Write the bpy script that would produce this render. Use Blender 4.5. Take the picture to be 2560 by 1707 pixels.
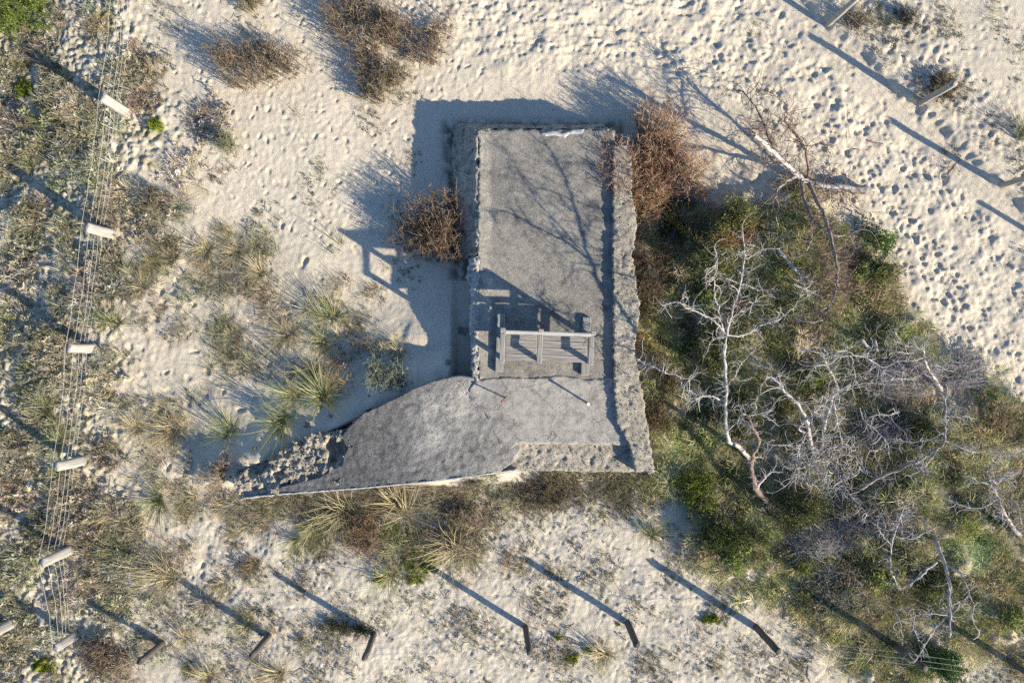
import bpy, bmesh, math, random
import numpy as np
from mathutils import Vector, Matrix
from mathutils.geometry import delaunay_2d_cdt

# ------------------------------------------------------------------ camera, sky, sun, exposure
for o in list(bpy.data.objects): bpy.data.objects.remove(o)
S = bpy.context.scene
C = S.collection
CAMZ, F = 13.6, 1707.0            # drone height above the sand, focal length in photo pixels
cam = bpy.data.cameras.new('camera'); cam.lens = 24.0; cam.sensor_width = 36.0
cam.clip_end = 1000.0
co = bpy.data.objects.new('camera', cam); C.objects.link(co)
co.location = (0, 0, CAMZ); co.rotation_euler = (0, 0, 0)
S.camera = co
SUN_EL = math.radians(22.5)
SHX, SHY = -0.85, 0.527           # the way the shadows fall on the ground
L = math.hypot(SHX, SHY); SHX /= L; SHY /= L
W = bpy.data.worlds.new('World'); S.world = W; W.use_nodes = True
wn = W.node_tree.nodes; bg = wn['Background']
sky = wn.new('ShaderNodeTexSky'); sky.sky_type = 'NISHITA'; sky.sun_disc = False
sky.sun_elevation = SUN_EL; sky.ozone_density = 4.5; sky.dust_density = 0.4
sky.sun_rotation = math.atan2(-SHX, -SHY)
W.node_tree.links.new(sky.outputs[0], bg.inputs[0]); bg.inputs[1].default_value = 0.10
sl = bpy.data.lights.new('sun', 'SUN'); sl.energy = 5.0; sl.angle = math.radians(0.6); sl.color = (1.0, 0.87, 0.67)
so = bpy.data.objects.new('sun', sl); C.objects.link(so)
so.rotation_euler = Vector((SHX * math.cos(SUN_EL), SHY * math.cos(SUN_EL), -math.sin(SUN_EL))).to_track_quat('-Z', 'Y').to_euler()
S.view_settings.view_transform = 'Standard'; S.view_settings.look = 'None'
S.view_settings.exposure = 1.06; S.view_settings.gamma = 1.0
S.view_settings.use_curve_mapping = False
S.render.engine = 'CYCLES'
S.cycles.max_bounces = 3; S.cycles.diffuse_bounces = 2; S.cycles.glossy_bounces = 1; S.cycles.transparent_max_bounces = 2
S.cycles.use_denoising = False; S.cycles.use_adaptive_sampling = True; S.cycles.adaptive_threshold = 0.015

rng = np.random.default_rng(7)
random.seed(7)

# ------------------------------------------------------------------ helpers
def wx(px, z=0.0): return (px - 1280.0) / F * (CAMZ - z)
def wy(py, z=0.0): return -(py - 853.5) / F * (CAMZ - z)
def P(px, py, z=0.0): return Vector((wx(px, z), wy(py, z), z))

def _hash(ix, iy, seed):
    h = (ix.astype(np.int64) * 374761393 + iy.astype(np.int64) * 668265263 + seed * 1442695041) & 0xffffffff
    h = ((h ^ (h >> 13)) * 1274126177) & 0xffffffff
    h = (h ^ (h >> 16)) & 0xffffffff
    return h
def noise(x, y, seed=0):
    x = np.asarray(x, float); y = np.asarray(y, float)
    ix = np.floor(x); iy = np.floor(y); fx = x - ix; fy = y - iy
    u = fx * fx * fx * (fx * (fx * 6 - 15) + 10); v = fy * fy * fy * (fy * (fy * 6 - 15) + 10)
    def g(dx, dy):
        a = _hash(ix + dx, iy + dy, seed) / 4294967296.0 * 2 * np.pi
        return np.cos(a) * (fx - dx) + np.sin(a) * (fy - dy)
    a = g(0, 0) * (1 - u) + g(1, 0) * u; b = g(0, 1) * (1 - u) + g(1, 1) * u
    return (a * (1 - v) + b * v) * 1.45
def fbm(x, y, f, octv=3, seed=0, gain=0.5):
    s = 0; a = 1; n = 0
    for k in range(octv):
        s = s + a * noise(np.asarray(x) * f, np.asarray(y) * f, seed + 17 * k); n += a; a *= gain; f *= 2.03
    return s / n
def sstep(a, b, x):
    t = np.clip((x - a) / (b - a), 0, 1); return t * t * (3 - 2 * t)
def sdf(poly, X, Y):
    """signed distance to a polygon, positive inside"""
    d = np.full(X.shape, 1e18); ins = np.zeros(X.shape, bool); n = len(poly)
    for i in range(n):
        x0, y0 = poly[i]; x1, y1 = poly[(i + 1) % n]; ex, ey = x1 - x0, y1 - y0
        t = np.clip(((X - x0) * ex + (Y - y0) * ey) / (ex * ex + ey * ey + 1e-12), 0, 1)
        d = np.minimum(d, (X - x0 - t * ex) ** 2 + (Y - y0 - t * ey) ** 2)
        if ey != 0:
            c = ((y0 > Y) != (y1 > Y)) & (X < ex * (Y - y0) / ey + x0); ins ^= c
    d = np.sqrt(d); return np.where(ins, d, -d)

def mesh_np(name, V, quads=None, tris=None, col=None, smooth=True):
    V = np.asarray(V, np.float32); me = bpy.data.meshes.new(name)
    nq = 0 if quads is None else len(quads); nt = 0 if tris is None else len(tris)
    me.vertices.add(len(V)); me.vertices.foreach_set('co', V.ravel())
    li = []; 
    if nq: li.append(np.asarray(quads, np.int32).ravel())
    if nt: li.append(np.asarray(tris, np.int32).ravel())
    li = np.concatenate(li) if li else np.zeros(0, np.int32)
    me.loops.add(len(li)); me.loops.foreach_set('vertex_index', li)
    st = np.concatenate([np.arange(nq) * 4, nq * 4 + np.arange(nt) * 3]).astype(np.int32)
    me.polygons.add(nq + nt); me.polygons.foreach_set('loop_start', st)
    try: me.polygons.foreach_set('loop_total', np.concatenate([np.full(nq, 4), np.full(nt, 3)]).astype(np.int32))
    except Exception: pass
    me.polygons.foreach_set('use_smooth', np.full(nq + nt, smooth))
    me.update(calc_edges=True)
    if col is not None:
        c = np.ones((len(V), 4), np.float32); c[:, :3] = col
        a = me.attributes.new('col', 'FLOAT_COLOR', 'POINT'); a.data.foreach_set('color', c.ravel())
    return me
def obj(name, me, mat=None, parent=None):
    o = bpy.data.objects.new(name, me); C.objects.link(o)
    if mat is not None and not me.materials: me.materials.append(mat)
    if parent is not None: o.parent = parent
    return o
def tag(o, label=None, cat=None, group=None, kind=None):
    if label: o['label'] = label
    if cat: o['category'] = cat
    if group: o['group'] = group
    if kind: o['kind'] = kind
    return o
def empty(name, loc=(0, 0, 0), rz=0.0):
    o = bpy.data.objects.new(name, None); C.objects.link(o); o.location = loc; o.rotation_euler = (0, 0, rz)
    o.empty_display_size = 0.1
    return o

def material(name, rough=0.9, spec=0.2):
    m = bpy.data.materials.new(name); m.use_nodes = True
    b = m.node_tree.nodes['Principled BSDF']
    b.inputs['Roughness'].default_value = rough; b.inputs['Specular IOR Level'].default_value = spec
    return m, m.node_tree.nodes, m.node_tree.links, b
def nd(ns, t, **kw):
    n = ns.new(t)
    for k, v in kw.items(): setattr(n, k, v)
    return n
def noise_node(ns, lk, scale, detail=4, rough=0.6, src=None):
    n = ns.new('ShaderNodeTexNoise'); n.inputs['Scale'].default_value = scale
    n.inputs['Detail'].default_value = detail; n.inputs['Roughness'].default_value = rough
    if src is not None: lk.new(src, n.inputs['Vector'])
    return n
def ramp(ns, lk, src, stops):
    r = ns.new('ShaderNodeValToRGB'); e = r.color_ramp.elements
    e[0].position, e[0].color = stops[0][0], (*stops[0][1], 1); e[1].position, e[1].color = stops[-1][0], (*stops[-1][1], 1)
    for p, c in stops[1:-1]:
        x = e.new(p); x.color = (*c, 1)
    lk.new(src, r.inputs[0]); return r
def mulc(ns, lk, a, b, fac=1.0):
    m = ns.new('ShaderNodeMix'); m.data_type = 'RGBA'; m.blend_type = 'MULTIPLY'; m.inputs[0].default_value = fac
    lk.new(a, m.inputs[6]); lk.new(b, m.inputs[7]); return m.outputs[2]
def mixc(ns, lk, a, b, fac):
    m = ns.new('ShaderNodeMix'); m.data_type = 'RGBA'; lk.new(fac, m.inputs[0])
    for s, i in ((a, 6), (b, 7)):
        if isinstance(s, tuple): m.inputs[i].default_value = (*s, 1)
        else: lk.new(s, m.inputs[i])
    return m.outputs[2]
def bump(ns, lk, b, h, strength, dist):
    n = ns.new('ShaderNodeBump'); n.inputs['Strength'].default_value = strength; n.inputs['Distance'].default_value = dist
    lk.new(h, n.inputs['Height']); lk.new(n.outputs[0], b.inputs['Normal']); return n
def objco(ns): return ns.new('ShaderNodeTexCoord').outputs['Object']

# ---- materials
def m_vcol(name, rough=0.85, spec=0.15, grain=None, bmp=None, trans=0):
    m, ns, lk, b = material(name, rough, spec)
    a = nd(ns, 'ShaderNodeAttribute', attribute_name='col'); c = a.outputs['Color']
    if grain:
        n = noise_node(ns, lk, grain[0], 4, 0.7, objco(ns))
        r = ramp(ns, lk, n.outputs[0], [(0.25, (1 - grain[1],) * 3), (0.75, (1 + grain[1],) * 3)]); c = mulc(ns, lk, c, r.outputs[0])
        if bmp: bump(ns, lk, b, n.outputs[0], bmp[0], bmp[1])
    lk.new(c, b.inputs['Base Color'])
    if trans: translucent(m, ns, lk, b, c, trans)
    return m
M_ground = m_vcol('sand_and_lichen', 0.95, 0.1, (55.0, 0.16), (0.9, 0.02))
M_plant = m_vcol('plant_stem', 0.8, 0.2)
M_wood_dead = m_vcol('bleached_wood', 0.75, 0.25, (9.0, 0.5), (0.5, 0.01))
def translucent(m, ns, lk, b, colr, f):
    t = ns.new('ShaderNodeBsdfTranslucent'); lk.new(colr, t.inputs[0]); x = ns.new('ShaderNodeMixShader'); x.inputs[0].default_value = f
    lk.new(b.outputs[0], x.inputs[1]); lk.new(t.outputs[0], x.inputs[2]); lk.new(x.outputs[0], ns['Material Output'].inputs['Surface'])
def m_blade():
    m, ns, lk, b = material('grass_blade', 0.75, 0.2)
    t = nd(ns, 'ShaderNodeAttribute', attribute_name='tint', attribute_type='INSTANCER')
    a = nd(ns, 'ShaderNodeAttribute', attribute_name='col')
    c = mulc(ns, lk, t.outputs['Color'], a.outputs['Color']); lk.new(c, b.inputs['Base Color']); translucent(m, ns, lk, b, c, 0.35); return m
M_blade = m_blade()
def m_concrete(name, base, dark, light, speck=0.5, bmp=0.5, crack=False, dust=None, grad=None):
    m, ns, lk, b = material(name, 0.92, 0.15); oc = objco(ns)
    n1 = noise_node(ns, lk, 0.9, 8, 0.72, oc); n2 = noise_node(ns, lk, 9.0, 6, 0.7, oc); n3 = noise_node(ns, lk, 70.0, 3, 0.7, oc)
    c = ramp(ns, lk, n1.outputs[0], [(0.3, dark), (0.5, base), (0.72, light)]).outputs[0]
    c = mulc(ns, lk, c, ramp(ns, lk, n2.outputs[0], [(0.28, (0.62,) * 3), (0.5, (1, 1, 1)), (0.75, (1.25, 1.23, 1.18))]).outputs[0])
    c = mulc(ns, lk, c, ramp(ns, lk, n3.outputs[0], [(0.3, (1 - speck,) * 3), (0.5, (1, 1, 1)), (0.72, (1 + speck,) * 3)]).outputs[0])
    v = nd(ns, 'ShaderNodeTexVoronoi'); v.inputs['Scale'].default_value = 42.0; lk.new(oc, v.inputs['Vector'])
    c2 = ramp(ns, lk, v.outputs['Distance'], [(0.08, (1.9, 1.8, 1.6)), (0.16, (1, 1, 1))]).outputs[0]
    c = mulc(ns, lk, c, c2, 0.6)
    if dust:
        nd1 = noise_node(ns, lk, 1.7, 7, 0.68, oc); c = mixc(ns, lk, c, dust[0], ramp(ns, lk, nd1.outputs[0], [(dust[1], (0, 0, 0)), (dust[1] + .16, (dust[2],) * 3)]).outputs[0])
        ns2 = noise_node(ns, lk, 2.6, 6, 0.7, oc); c = mulc(ns, lk, c, ramp(ns, lk, ns2.outputs[0], [(0.34, (0.6, 0.6, 0.62)), (0.46, (1, 1, 1))]).outputs[0])
    if grad:
        sp = ns.new('ShaderNodeSeparateXYZ'); lk.new(oc, sp.inputs[0]); mr = ns.new('ShaderNodeMapRange'); lk.new(sp.outputs[0], mr.inputs[0]); mr.inputs[1].default_value, mr.inputs[2].default_value = grad[0], grad[1]
        ng_ = noise_node(ns, lk, 2.2, 7, 0.7, oc); sm = nd(ns, 'ShaderNodeMath', operation='MULTIPLY_ADD'); lk.new(ng_.outputs[0], sm.inputs[0]); sm.inputs[1].default_value = 1.1; lk.new(mr.outputs[0], sm.inputs[2])
        c = mixc(ns, lk, c, mulc(ns, lk, c, ramp(ns, lk, n3.outputs[0], [(0, grad[2]), (1, grad[2])]).outputs[0]), ramp(ns, lk, sm.outputs[0], [(0.75, (0, 0, 0)), (1.25, (1, 1, 1))]).outputs[0])
    if crack:
        nw = noise_node(ns, lk, 3.0, 3, 0.6, oc); vm = nd(ns, 'ShaderNodeVectorMath', operation='MULTIPLY_ADD'); vm.inputs[1].default_value = (0.45,) * 3
        lk.new(nw.outputs['Color'], vm.inputs[0]); lk.new(oc, vm.inputs[2])
        vc = nd(ns, 'ShaderNodeTexVoronoi', feature='DISTANCE_TO_EDGE'); vc.inputs['Scale'].default_value = 1.3; lk.new(vm.outputs[0], vc.inputs['Vector'])
        c = mulc(ns, lk, c, ramp(ns, lk, vc.outputs['Distance'], [(0.003, (0.5,) * 3), (0.011, (1, 1, 1))]).outputs[0])
    lk.new(c, b.inputs['Base Color'])
    ad = nd(ns, 'ShaderNodeMath', operation='ADD'); lk.new(n3.outputs[0], ad.inputs[0]); lk.new(n2.outputs[0], ad.inputs[1])
    bump(ns, lk, b, ad.outputs[0], bmp, 0.02)
    return m
M_conc = m_concrete('weathered_roof_concrete', (0.235, 0.225, 0.205), (0.17, 0.165, 0.155), (0.285, 0.27, 0.245), 0.6, 0.6, False, ((0.42, 0.39, 0.335), 0.53, 0.55), (-.30, -.62, (1.45, 1.42, 1.34)))
M_conc_pale = m_concrete('pale_screed_concrete', (0.32, 0.31, 0.285), (0.22, 0.216, 0.205), (0.42, 0.405, 0.37), 0.35, 0.5, True, ((0.45, 0.42, 0.36), 0.58, 0.6))
M_conc_wing = m_concrete('dark_lichened_concrete', (0.165, 0.165, 0.166), (0.105, 0.107, 0.11), (0.33, 0.325, 0.31), 0.7, 1.0, False, ((0.40, 0.38, 0.345), 0.58, 0.55), (-2.4, -.3, (1.65, 1.62, 1.55)))
M_conc_rough = m_concrete('rough_pebbly_concrete', (0.35, 0.325, 0.275), (0.21, 0.195, 0.165), (0.46, 0.43, 0.37), 0.5, 1.0)
def m_plain(name, c, rough=0.6, spec=0.3, grain=None):
    m, ns, lk, b = material(name, rough, spec)
    if grain:
        n = noise_node(ns, lk, grain, 4, 0.6, objco(ns))
        lk.new(ramp(ns, lk, n.outputs[0], [(0.3, tuple(v * 0.7 for v in c)), (0.7, tuple(min(1, v * 1.2) for v in c))]).outputs[0], b.inputs['Base Color'])
    else: b.inputs['Base Color'].default_value = (*c, 1)
    return m
def m_plank(name, c0, c1, axis):
    m, ns, lk, b = material(name, 0.85, 0.15)
    mp = ns.new('ShaderNodeMapping'); sc = [45.0, 45.0, 45.0]; sc[axis] = 2.2; mp.inputs['Scale'].default_value = sc
    lk.new(objco(ns), mp.inputs[0]); n = noise_node(ns, lk, 1.0, 5, 0.65, mp.outputs[0])
    lk.new(ramp(ns, lk, n.outputs[0], [(0.3, c0), (0.48, tuple((a + d) / 2 for a, d in zip(c0, c1))), (0.7, c1)]).outputs[0], b.inputs['Base Color'])
    bump(ns, lk, b, n.outputs[0], 0.6, 0.008); return m
M_plank_x = m_plank('grey_bench_board', (0.09, 0.088, 0.085), (0.40, 0.39, 0.375), 0)
M_plank_y = m_plank('grey_bench_rail', (0.10, 0.10, 0.095), (0.42, 0.41, 0.39), 1)
M_post = m_plank('silvered_fence_post', (0.20, 0.195, 0.185), (0.43, 0.415, 0.39), 2)
M_post_dark = m_plank('dark_fence_post', (0.035, 0.033, 0.03), (0.15, 0.135, 0.12), 2)
M_wire = m_plain('galvanised_wire', (0.40, 0.40, 0.385), 0.6, 0.3)

def tubes(Pts, R, sides=4, cap=False):
    """batch of polylines (n,k,3) with radii (n,k) -> verts, quads"""
    Pts = np.asarray(Pts, float); R = np.asarray(R, float); n, k, _ = Pts.shape
    T = np.gradient(Pts, axis=1); T /= np.linalg.norm(T, axis=2, keepdims=True) + 1e-9
    ref = np.where(np.abs(T[:, :1, 2:3]) > 0.9, np.array([1.0, 0, 0]), np.array([0, 0, 1.0]))
    A = np.cross(T, np.broadcast_to(ref, T.shape)); A /= np.linalg.norm(A, axis=2, keepdims=True) + 1e-9
    B = np.cross(T, A)
    an = np.arange(sides) / sides * 2 * np.pi + 0.4
    V = Pts[:, :, None, :] + R[:, :, None, None] * (np.cos(an)[None, None, :, None] * A[:, :, None, :] + np.sin(an)[None, None, :, None] * B[:, :, None, :])
    i = np.arange(n)[:, None, None]; j = np.arange(k - 1)[None, :, None]; s = np.arange(sides)[None, None, :]; s2 = (s + 1) % sides
    b = (i * k + j) * sides
    Q = np.stack([b + s, b + s2, b + sides + s2, b + sides + s], -1).reshape(-1, 4)
    return V.reshape(-1, 3), Q
def spline(pts, n):
    """Catmull-Rom resample of control points to n points"""
    p = np.asarray(pts, float); k = len(p)
    q = np.vstack([2 * p[0] - p[1], p, 2 * p[-1] - p[-2]])
    d = np.concatenate([[0], np.cumsum(np.linalg.norm(np.diff(p[:, :3], axis=0), axis=1))]); d /= d[-1]
    t = np.linspace(0, 1, n); seg = np.clip(np.searchsorted(d, t, 'right') - 1, 0, k - 2)
    u = ((t - d[seg]) / (d[seg + 1] - d[seg] + 1e-12))[:, None]
    p0, p1, p2, p3 = q[seg], q[seg + 1], q[seg + 2], q[seg + 3]
    return 0.5 * (2 * p1 + (p2 - p0) * u + (2 * p0 - 5 * p1 + 4 * p2 - p3) * u * u + (3 * p1 - p0 - 3 * p2 + p3) * u ** 3)
class Acc:
    """collects geometry of one mesh"""
    def __init__(s): s.v = []; s.q = []; s.t = []; s.c = []; s.n = 0
    def add(s, V, Q=None, T=None, col=(0.5, 0.5, 0.5)):
        V = np.asarray(V, float); s.v.append(V)
        if Q is not None and len(Q): s.q.append(np.asarray(Q) + s.n)
        if T is not None and len(T): s.t.append(np.asarray(T) + s.n)
        c = np.asarray(col, float)
        s.c.append(np.broadcast_to(c, (len(V), 3)) if c.ndim == 1 else c); s.n += len(V)
    def mesh(s, name, smooth=True):
        return mesh_np(name, np.vstack(s.v), np.vstack(s.q) if s.q else None, np.vstack(s.t) if s.t else None, np.vstack(s.c), smooth)
def limb(acc, pts, r0, r1, n=14, sides=7, col=(0.5, 0.48, 0.46), wob=0.0, rg=rng):
    c = spline(pts, n)
    r = np.linspace(r0, r1, n) * (1 + 0.14 * rg.standard_normal(n))
    if wob: c = c + rg.standard_normal(c.shape) * wob
    V, Q = tubes(c[None], r[None], sides); acc.add(V, Q, None, col)
    a = len(V); t = np.array([[0, i, i + 1] for i in range(1, sides - 1)]); e = a - sides
    acc.add(V[:sides], None, t[:, ::-1], col); acc.add(V[e:], None, t, col)
    return c
def box_me(name, size, bev=0.006, jit=0.0):
    bm = bmesh.new(); bmesh.ops.create_cube(bm, size=1.0)
    for v in bm.verts:
        v.co = Vector((v.co.x * size[0], v.co.y * size[1], v.co.z * size[2])) + Vector([random.uniform(-jit, jit) for _ in range(3)])
    if bev: bmesh.ops.bevel(bm, geom=bm.edges[:], offset=bev, segments=1, affect='EDGES')
    me = bpy.data.meshes.new(name); bm.to_mesh(me); bm.free(); return me
def box(name, size, loc, mat, parent, rot=(0, 0, 0), bev=0.006, jit=0.0):
    o = obj(name, box_me(name, size, bev, jit), mat, parent); o.location = loc; o.rotation_euler = rot; return o

# ------------------------------------------------------------------ terrain
STEP = 0.025
def axis(h):
    d = np.arange(-h, h + 1e-6, STEP); g = []; s = STEP; x = h
    while x < 160: s *= 1.35; x += s; g.append(x)
    g = np.array(g); return np.concatenate([-g[::-1], d, g]), len(g)
ax, gx0 = axis(11.4); ay, gy0 = axis(7.9)
X, Y = np.meshgrid(ax, ay); PX = 1280 + X / CAMZ * F; PY = 853.5 - Y / CAMZ * F
wob = 52 * fbm(X, Y, 0.8, 3, 5) + 30 * fbm(X, Y, 3.3, 2, 9)
def mask(poly, soft, w=1.0): return sstep(-soft, soft, sdf(poly, PX, PY) + wob * w)
VEG_L = [(-6000, -6000), (360, -6000), (350, 90), (345, 160), (430, 300), (415, 400), (340, 470), (310, 560), (285, 700), (270, 900), (300, 1050), (330, 1300), (300, 1500), (330, 7000), (-6000, 7000)]
LITTER = [(240, 640), (420, 470), (560, 560), (720, 640), (900, 740), (1010, 850), (1000, 960), (760, 980), (640, 960), (560, 1050), (600, 1280), (1180, 1210), (1270, 1320), (1200, 1440), (900, 1480), (640, 1420), (560, 1700), (500, 7000), (200, 7000), (240, 1200)]
SOUTH = [(420, 1330), (620, 1250), (900, 1222), (1200, 1190), (1500, 1180), (1640, 1200), (1700, 1330), (1980, 1460), (2260, 1640), (2450, 1560), (2700, 1600), (7000, 1700), (7000, 7000), (400, 7000)]
GREEN = [(1575, 560), (1640, 505), (1760, 500), (1850, 470), (1960, 520), (2060, 580), (2160, 640), (2230, 700), (2280, 820), (2350, 960), (2450, 1030), (2620, 1050), (6000, 900), (6000, 1900), (2700, 1640), (2540, 1590), (2430, 1570), (2330, 1700), (2150, 1640), (1960, 1460), (1760, 1370), (1690, 1290), (1650, 1200), (1640, 1130), (1590, 900), (1550, 720)]
TOPR = [(2060, 20), (2160, 0), (2330, 60), (2400, 230), (2560, 380), (2800, 560), (2760, 800), (2560, 520), (2330, 300)]
FOOT = [(1060, -400), (1880, -400), (1990, 40), (2200, 280), (2400, 450), (2760, 800), (2760, 1200), (2500, 1010), (2330, 800), (2230, 640), (2140, 560), (2200, 480), (2110, 400), (2000, 250), (1830, 195), (1700, 200), (1480, 180), (1270, 215), (1130, 120)]
mVL = mask(VEG_L, 85, 1.6); mLT = mask(LITTER, 55) * (1 - 0.9 * mVL); mSO = mask(SOUTH, 50, 1.5) * (0.4 + 0.6 * sstep(-0.3, 0.15, fbm(X, Y, 1.1, 3, 36))); mGR = mask(GREEN, 60, 2.0) * (1 - 0.75 * sstep(0.12, 0.4, fbm(X, Y, 1.2, 3, 37)) * sstep(1150, 1400, PY)); mTR = mask(TOPR, 30, 1.5); mFT = mask(FOOT, 30)
patch = sstep(-0.25, 0.3, fbm(X, Y, 1.3, 3, 21)); patch2 = sstep(-0.2, 0.25, fbm(X, Y, 3.1, 3, 33))
mLT = mLT * (0.34 + 0.66 * sstep(-0.12, 0.32, fbm(X, Y, 1.5, 3, 35))); 
Z = 0.10 * fbm(X, Y, 0.22, 2, 1) + 0.02 * fbm(X, Y, 1.1, 3, 2)
Z += 0.008 * fbm(X, Y, 6.0, 3, 3)
Z += mFT * (0.065 * fbm(X, Y, 1.9, 2, 4) + 0.016 * noise(X * 5.5 + 0.3 * noise(X * 3, Y * 3, 44), Y * 5.5, 45) + 0.006 * noise(X * 12, Y * 12, 46))
# the lichen heath at the left: small hummocks and hollows
Z += mVL * (0.07 * fbm(X, Y, 1.7, 2, 6) + 0.07 * np.abs(noise(X * 4.2, Y * 4.2, 7)) + 0.045 * noise(X * 9, Y * 9, 8) + 0.02 * noise(X * 17, Y * 17, 10))
Z += mLT * (0.06 * fbm(X, Y, 2.2, 3, 11) + 0.010 * noise(X * 8, Y * 8, 12))
Z += (1 - mGR) * (0.007 * noise(X * 9, Y * 9, 47) + 0.003 * noise(X * 15, Y * 15, 48))
Z += mSO * (0.035 * fbm(X, Y, 2.4, 3, 13) + 0.010 * noise(X * 10, Y * 10, 14) + 0.010 * noise(X * 18, Y * 18, 15))
Z += mTR * (0.05 * np.abs(noise(X * 3.5, Y * 3.5, 16)) + 0.03 * noise(X * 8, Y * 8, 17))
hum = 0.26 * fbm(X, Y, 0.8, 3, 18) + 0.08 * fbm(X, Y, 3.2, 2, 19)
Z += mGR * (0.12 + hum)
# hollows in the thicket beside the bunker
for (hx, hy, rx, ry, dz) in [(1690, 520, 90, 60, .45), (1680, 640, 50, 80, .45), (1690, 820, 60, 100, .45), (1750, 1000, 60, 60, .45), (1850, 1180, 110, 50, .28), (2230, 1020, 80, 50, .28), (2090, 1180, 110, 70, .18), (2400, 1470, 60, 40, .2), (2300, 1400, 50, 50, .25)]:
    Z -= dz * np.exp(-((PX - hx) / rx) ** 2 - ((PY - hy) / ry) ** 2)
Z -= 0.35 * sstep(270, -60, PX) * sstep(1000, 700, PY)      # the heath falls away beyond the fence
# low bank along the fence line, upper right
dl = ((PX - 1985) * 560 - (PY + 15) * 590) / math.hypot(560, 590)      # positive to the right of the line
Z += np.where((PX > 1900) & (PY < 800), 0.13 * sstep(-6, 16, dl + 12 * noise(X * 2, Y * 2, 41) + 5 * noise(X * 7, Y * 7, 42)) * sstep(1900, 1990, PX) * sstep(800, 650, PY), 0)
# sand drifted up the left and top sides of the bunker
# footprints: pits with raised rims
def dimple(px, py, a, b, ang, dep):
    cx, cy = wx(px), wy(py)
    i0 = np.searchsorted(ax, cx - 2.2 * a); i1 = np.searchsorted(ax, cx + 2.2 * a); j0 = np.searchsorted(ay, cy - 2.2 * a); j1 = np.searchsorted(ay, cy + 2.2 * a)
    if i1 <= i0 or j1 <= j0: return
    x = X[j0:j1, i0:i1] - cx; y = Y[j0:j1, i0:i1] - cy; c, s = math.cos(ang), math.sin(ang)
    k = 1 + 0.45 * noise(X[j0:j1, i0:i1] * 11 + px, Y[j0:j1, i0:i1] * 11, 3); rim = rng.uniform(0.05, 0.4)
    u = (x * c + y * s) / a * k; v = (-x * s + y * c) / b * k; r2 = u * u + v * v
    Z[j0:j1, i0:i1] += dep * (-np.exp(-r2 * r2 * 0.9) + rim * np.exp(-((np.sqrt(r2) - 1.5) / 0.5) ** 2))
def fill(poly, cell, prob, fn):
    xs = [p[0] for p in poly]; ys = [p[1] for p in poly]
    gx, gy = np.meshgrid(np.arange(max(-150, min(xs)), min(2710, max(xs)), cell), np.arange(max(-150, min(ys)), min(1850, max(ys)), cell))
    gx = gx + rng.uniform(-.5, .5, gx.shape) * cell; gy = gy + rng.uniform(-.5, .5, gy.shape) * cell
    k = (sdf(poly, gx, gy) > 0) & (rng.random(gx.shape) < prob)
    for a, b in zip(gx[k], gy[k]): fn(a, b)
def trail(pts, step=.36, dep=(.006, .024)):
    c = spline([(wx(a), wy(b), 0) for a, b in pts], 200); d = np.concatenate([[0], np.cumsum(np.linalg.norm(np.diff(c, axis=0), axis=1))]); t = rng.uniform(0, .3); side = 1
    while t < d[-1]:
        x, y = np.interp(t, d, c[:, 0]), np.interp(t, d, c[:, 1]); x2, y2 = np.interp(min(t + .1, d[-1]), d, c[:, 0]), np.interp(min(t + .1, d[-1]), d, c[:, 1]); an = math.atan2(y2 - y, x2 - x)
        if abs(x2 - x) + abs(y2 - y) < 1e-6: break
        x += -math.sin(an) * .09 * side + rng.normal(0, .02); y += math.cos(an) * .09 * side + rng.normal(0, .02); a2 = an + rng.normal(0, .2); dp = rng.uniform(*dep)
        for o_, la, lb, k in ((.055, .075, .048, 1.0), (-.06, .05, .04, .8)): dimple(1280 + (x + math.cos(a2) * o_) / CAMZ * F, 853.5 - (y + math.sin(a2) * o_) / CAMZ * F, la, lb, a2, dp * k)
        t += step * rng.uniform(.85, 1.15); side = -side
MAIN = np.array([(980, -60), (1250, 20), (1500, 70), (1760, 120), (1980, 240), (2160, 420), (2330, 600), (2480, 790), (2700, 1020)], float)
tn = np.gradient(MAIN, axis=0); tn /= np.linalg.norm(tn, axis=1, keepdims=True); nm = np.stack([-tn[:, 1], tn[:, 0]], 1)
for k in range(26):
    o_ = rng.uniform(-150, 95); q = MAIN + nm * (o_ + rng.normal(0, 18, (len(MAIN), 1))) ; q = q[::-1] if k % 2 else q; trail([tuple(v) for v in q])
for a, b in [((1150, -80), (1080, 260)), ((1350, -60), (1150, 300)), ((700, -60), (1050, 230)), ((440, 60), (800, 420)), ((1500, -80), (1900, 160)), ((2200, -60), (2600, 330)), ((480, 620), (330, 1250)), ((620, 380), (900, 620)), ((2050, 260), (2300, 720))]: trail([a, ((a[0] + b[0]) / 2 + rng.normal(0, 30), (a[1] + b[1]) / 2 + rng.normal(0, 20)), b], .4, (.008, .022))
fill(FOOT, 46, 0.75, lambda a, b: dimple(a, b, rng.uniform(.06, .105), rng.uniform(.045, .07), rng.normal(-0.7 if a > 1700 else 1.0, .6), .006 + .034 * rng.random() ** 2.4))
fill(FOOT, 22, 0.35, lambda a, b: dimple(a, b, rng.uniform(.03, .06), rng.uniform(.025, .045), rng.uniform(0, 3.1), rng.uniform(.004, .015)))
SANDL = [(420, -100), (1060, -100), (1150, 120), (1270, 220), (1040, 270), (1030, 480), (900, 640), (620, 560), (430, 420)]
fill(SANDL, 19, 0.7, lambda a, b: dimple(a, b, rng.uniform(.03, .08), rng.uniform(.025, .05), rng.uniform(0, 3.1), .003 + .022 * rng.random() ** 2.5))
SANDM = [(280, 560), (560, 560), (900, 700), (950, 900), (620, 1000), (520, 1200), (560, 1500), (400, 1500), (330, 1200), (280, 900)]
fill(SANDM, 38, 0.6, lambda a, b: dimple(a, b, rng.uniform(.04, .10), rng.uniform(.03, .07), rng.uniform(0, 3.1), rng.uniform(.006, .04)))
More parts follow.
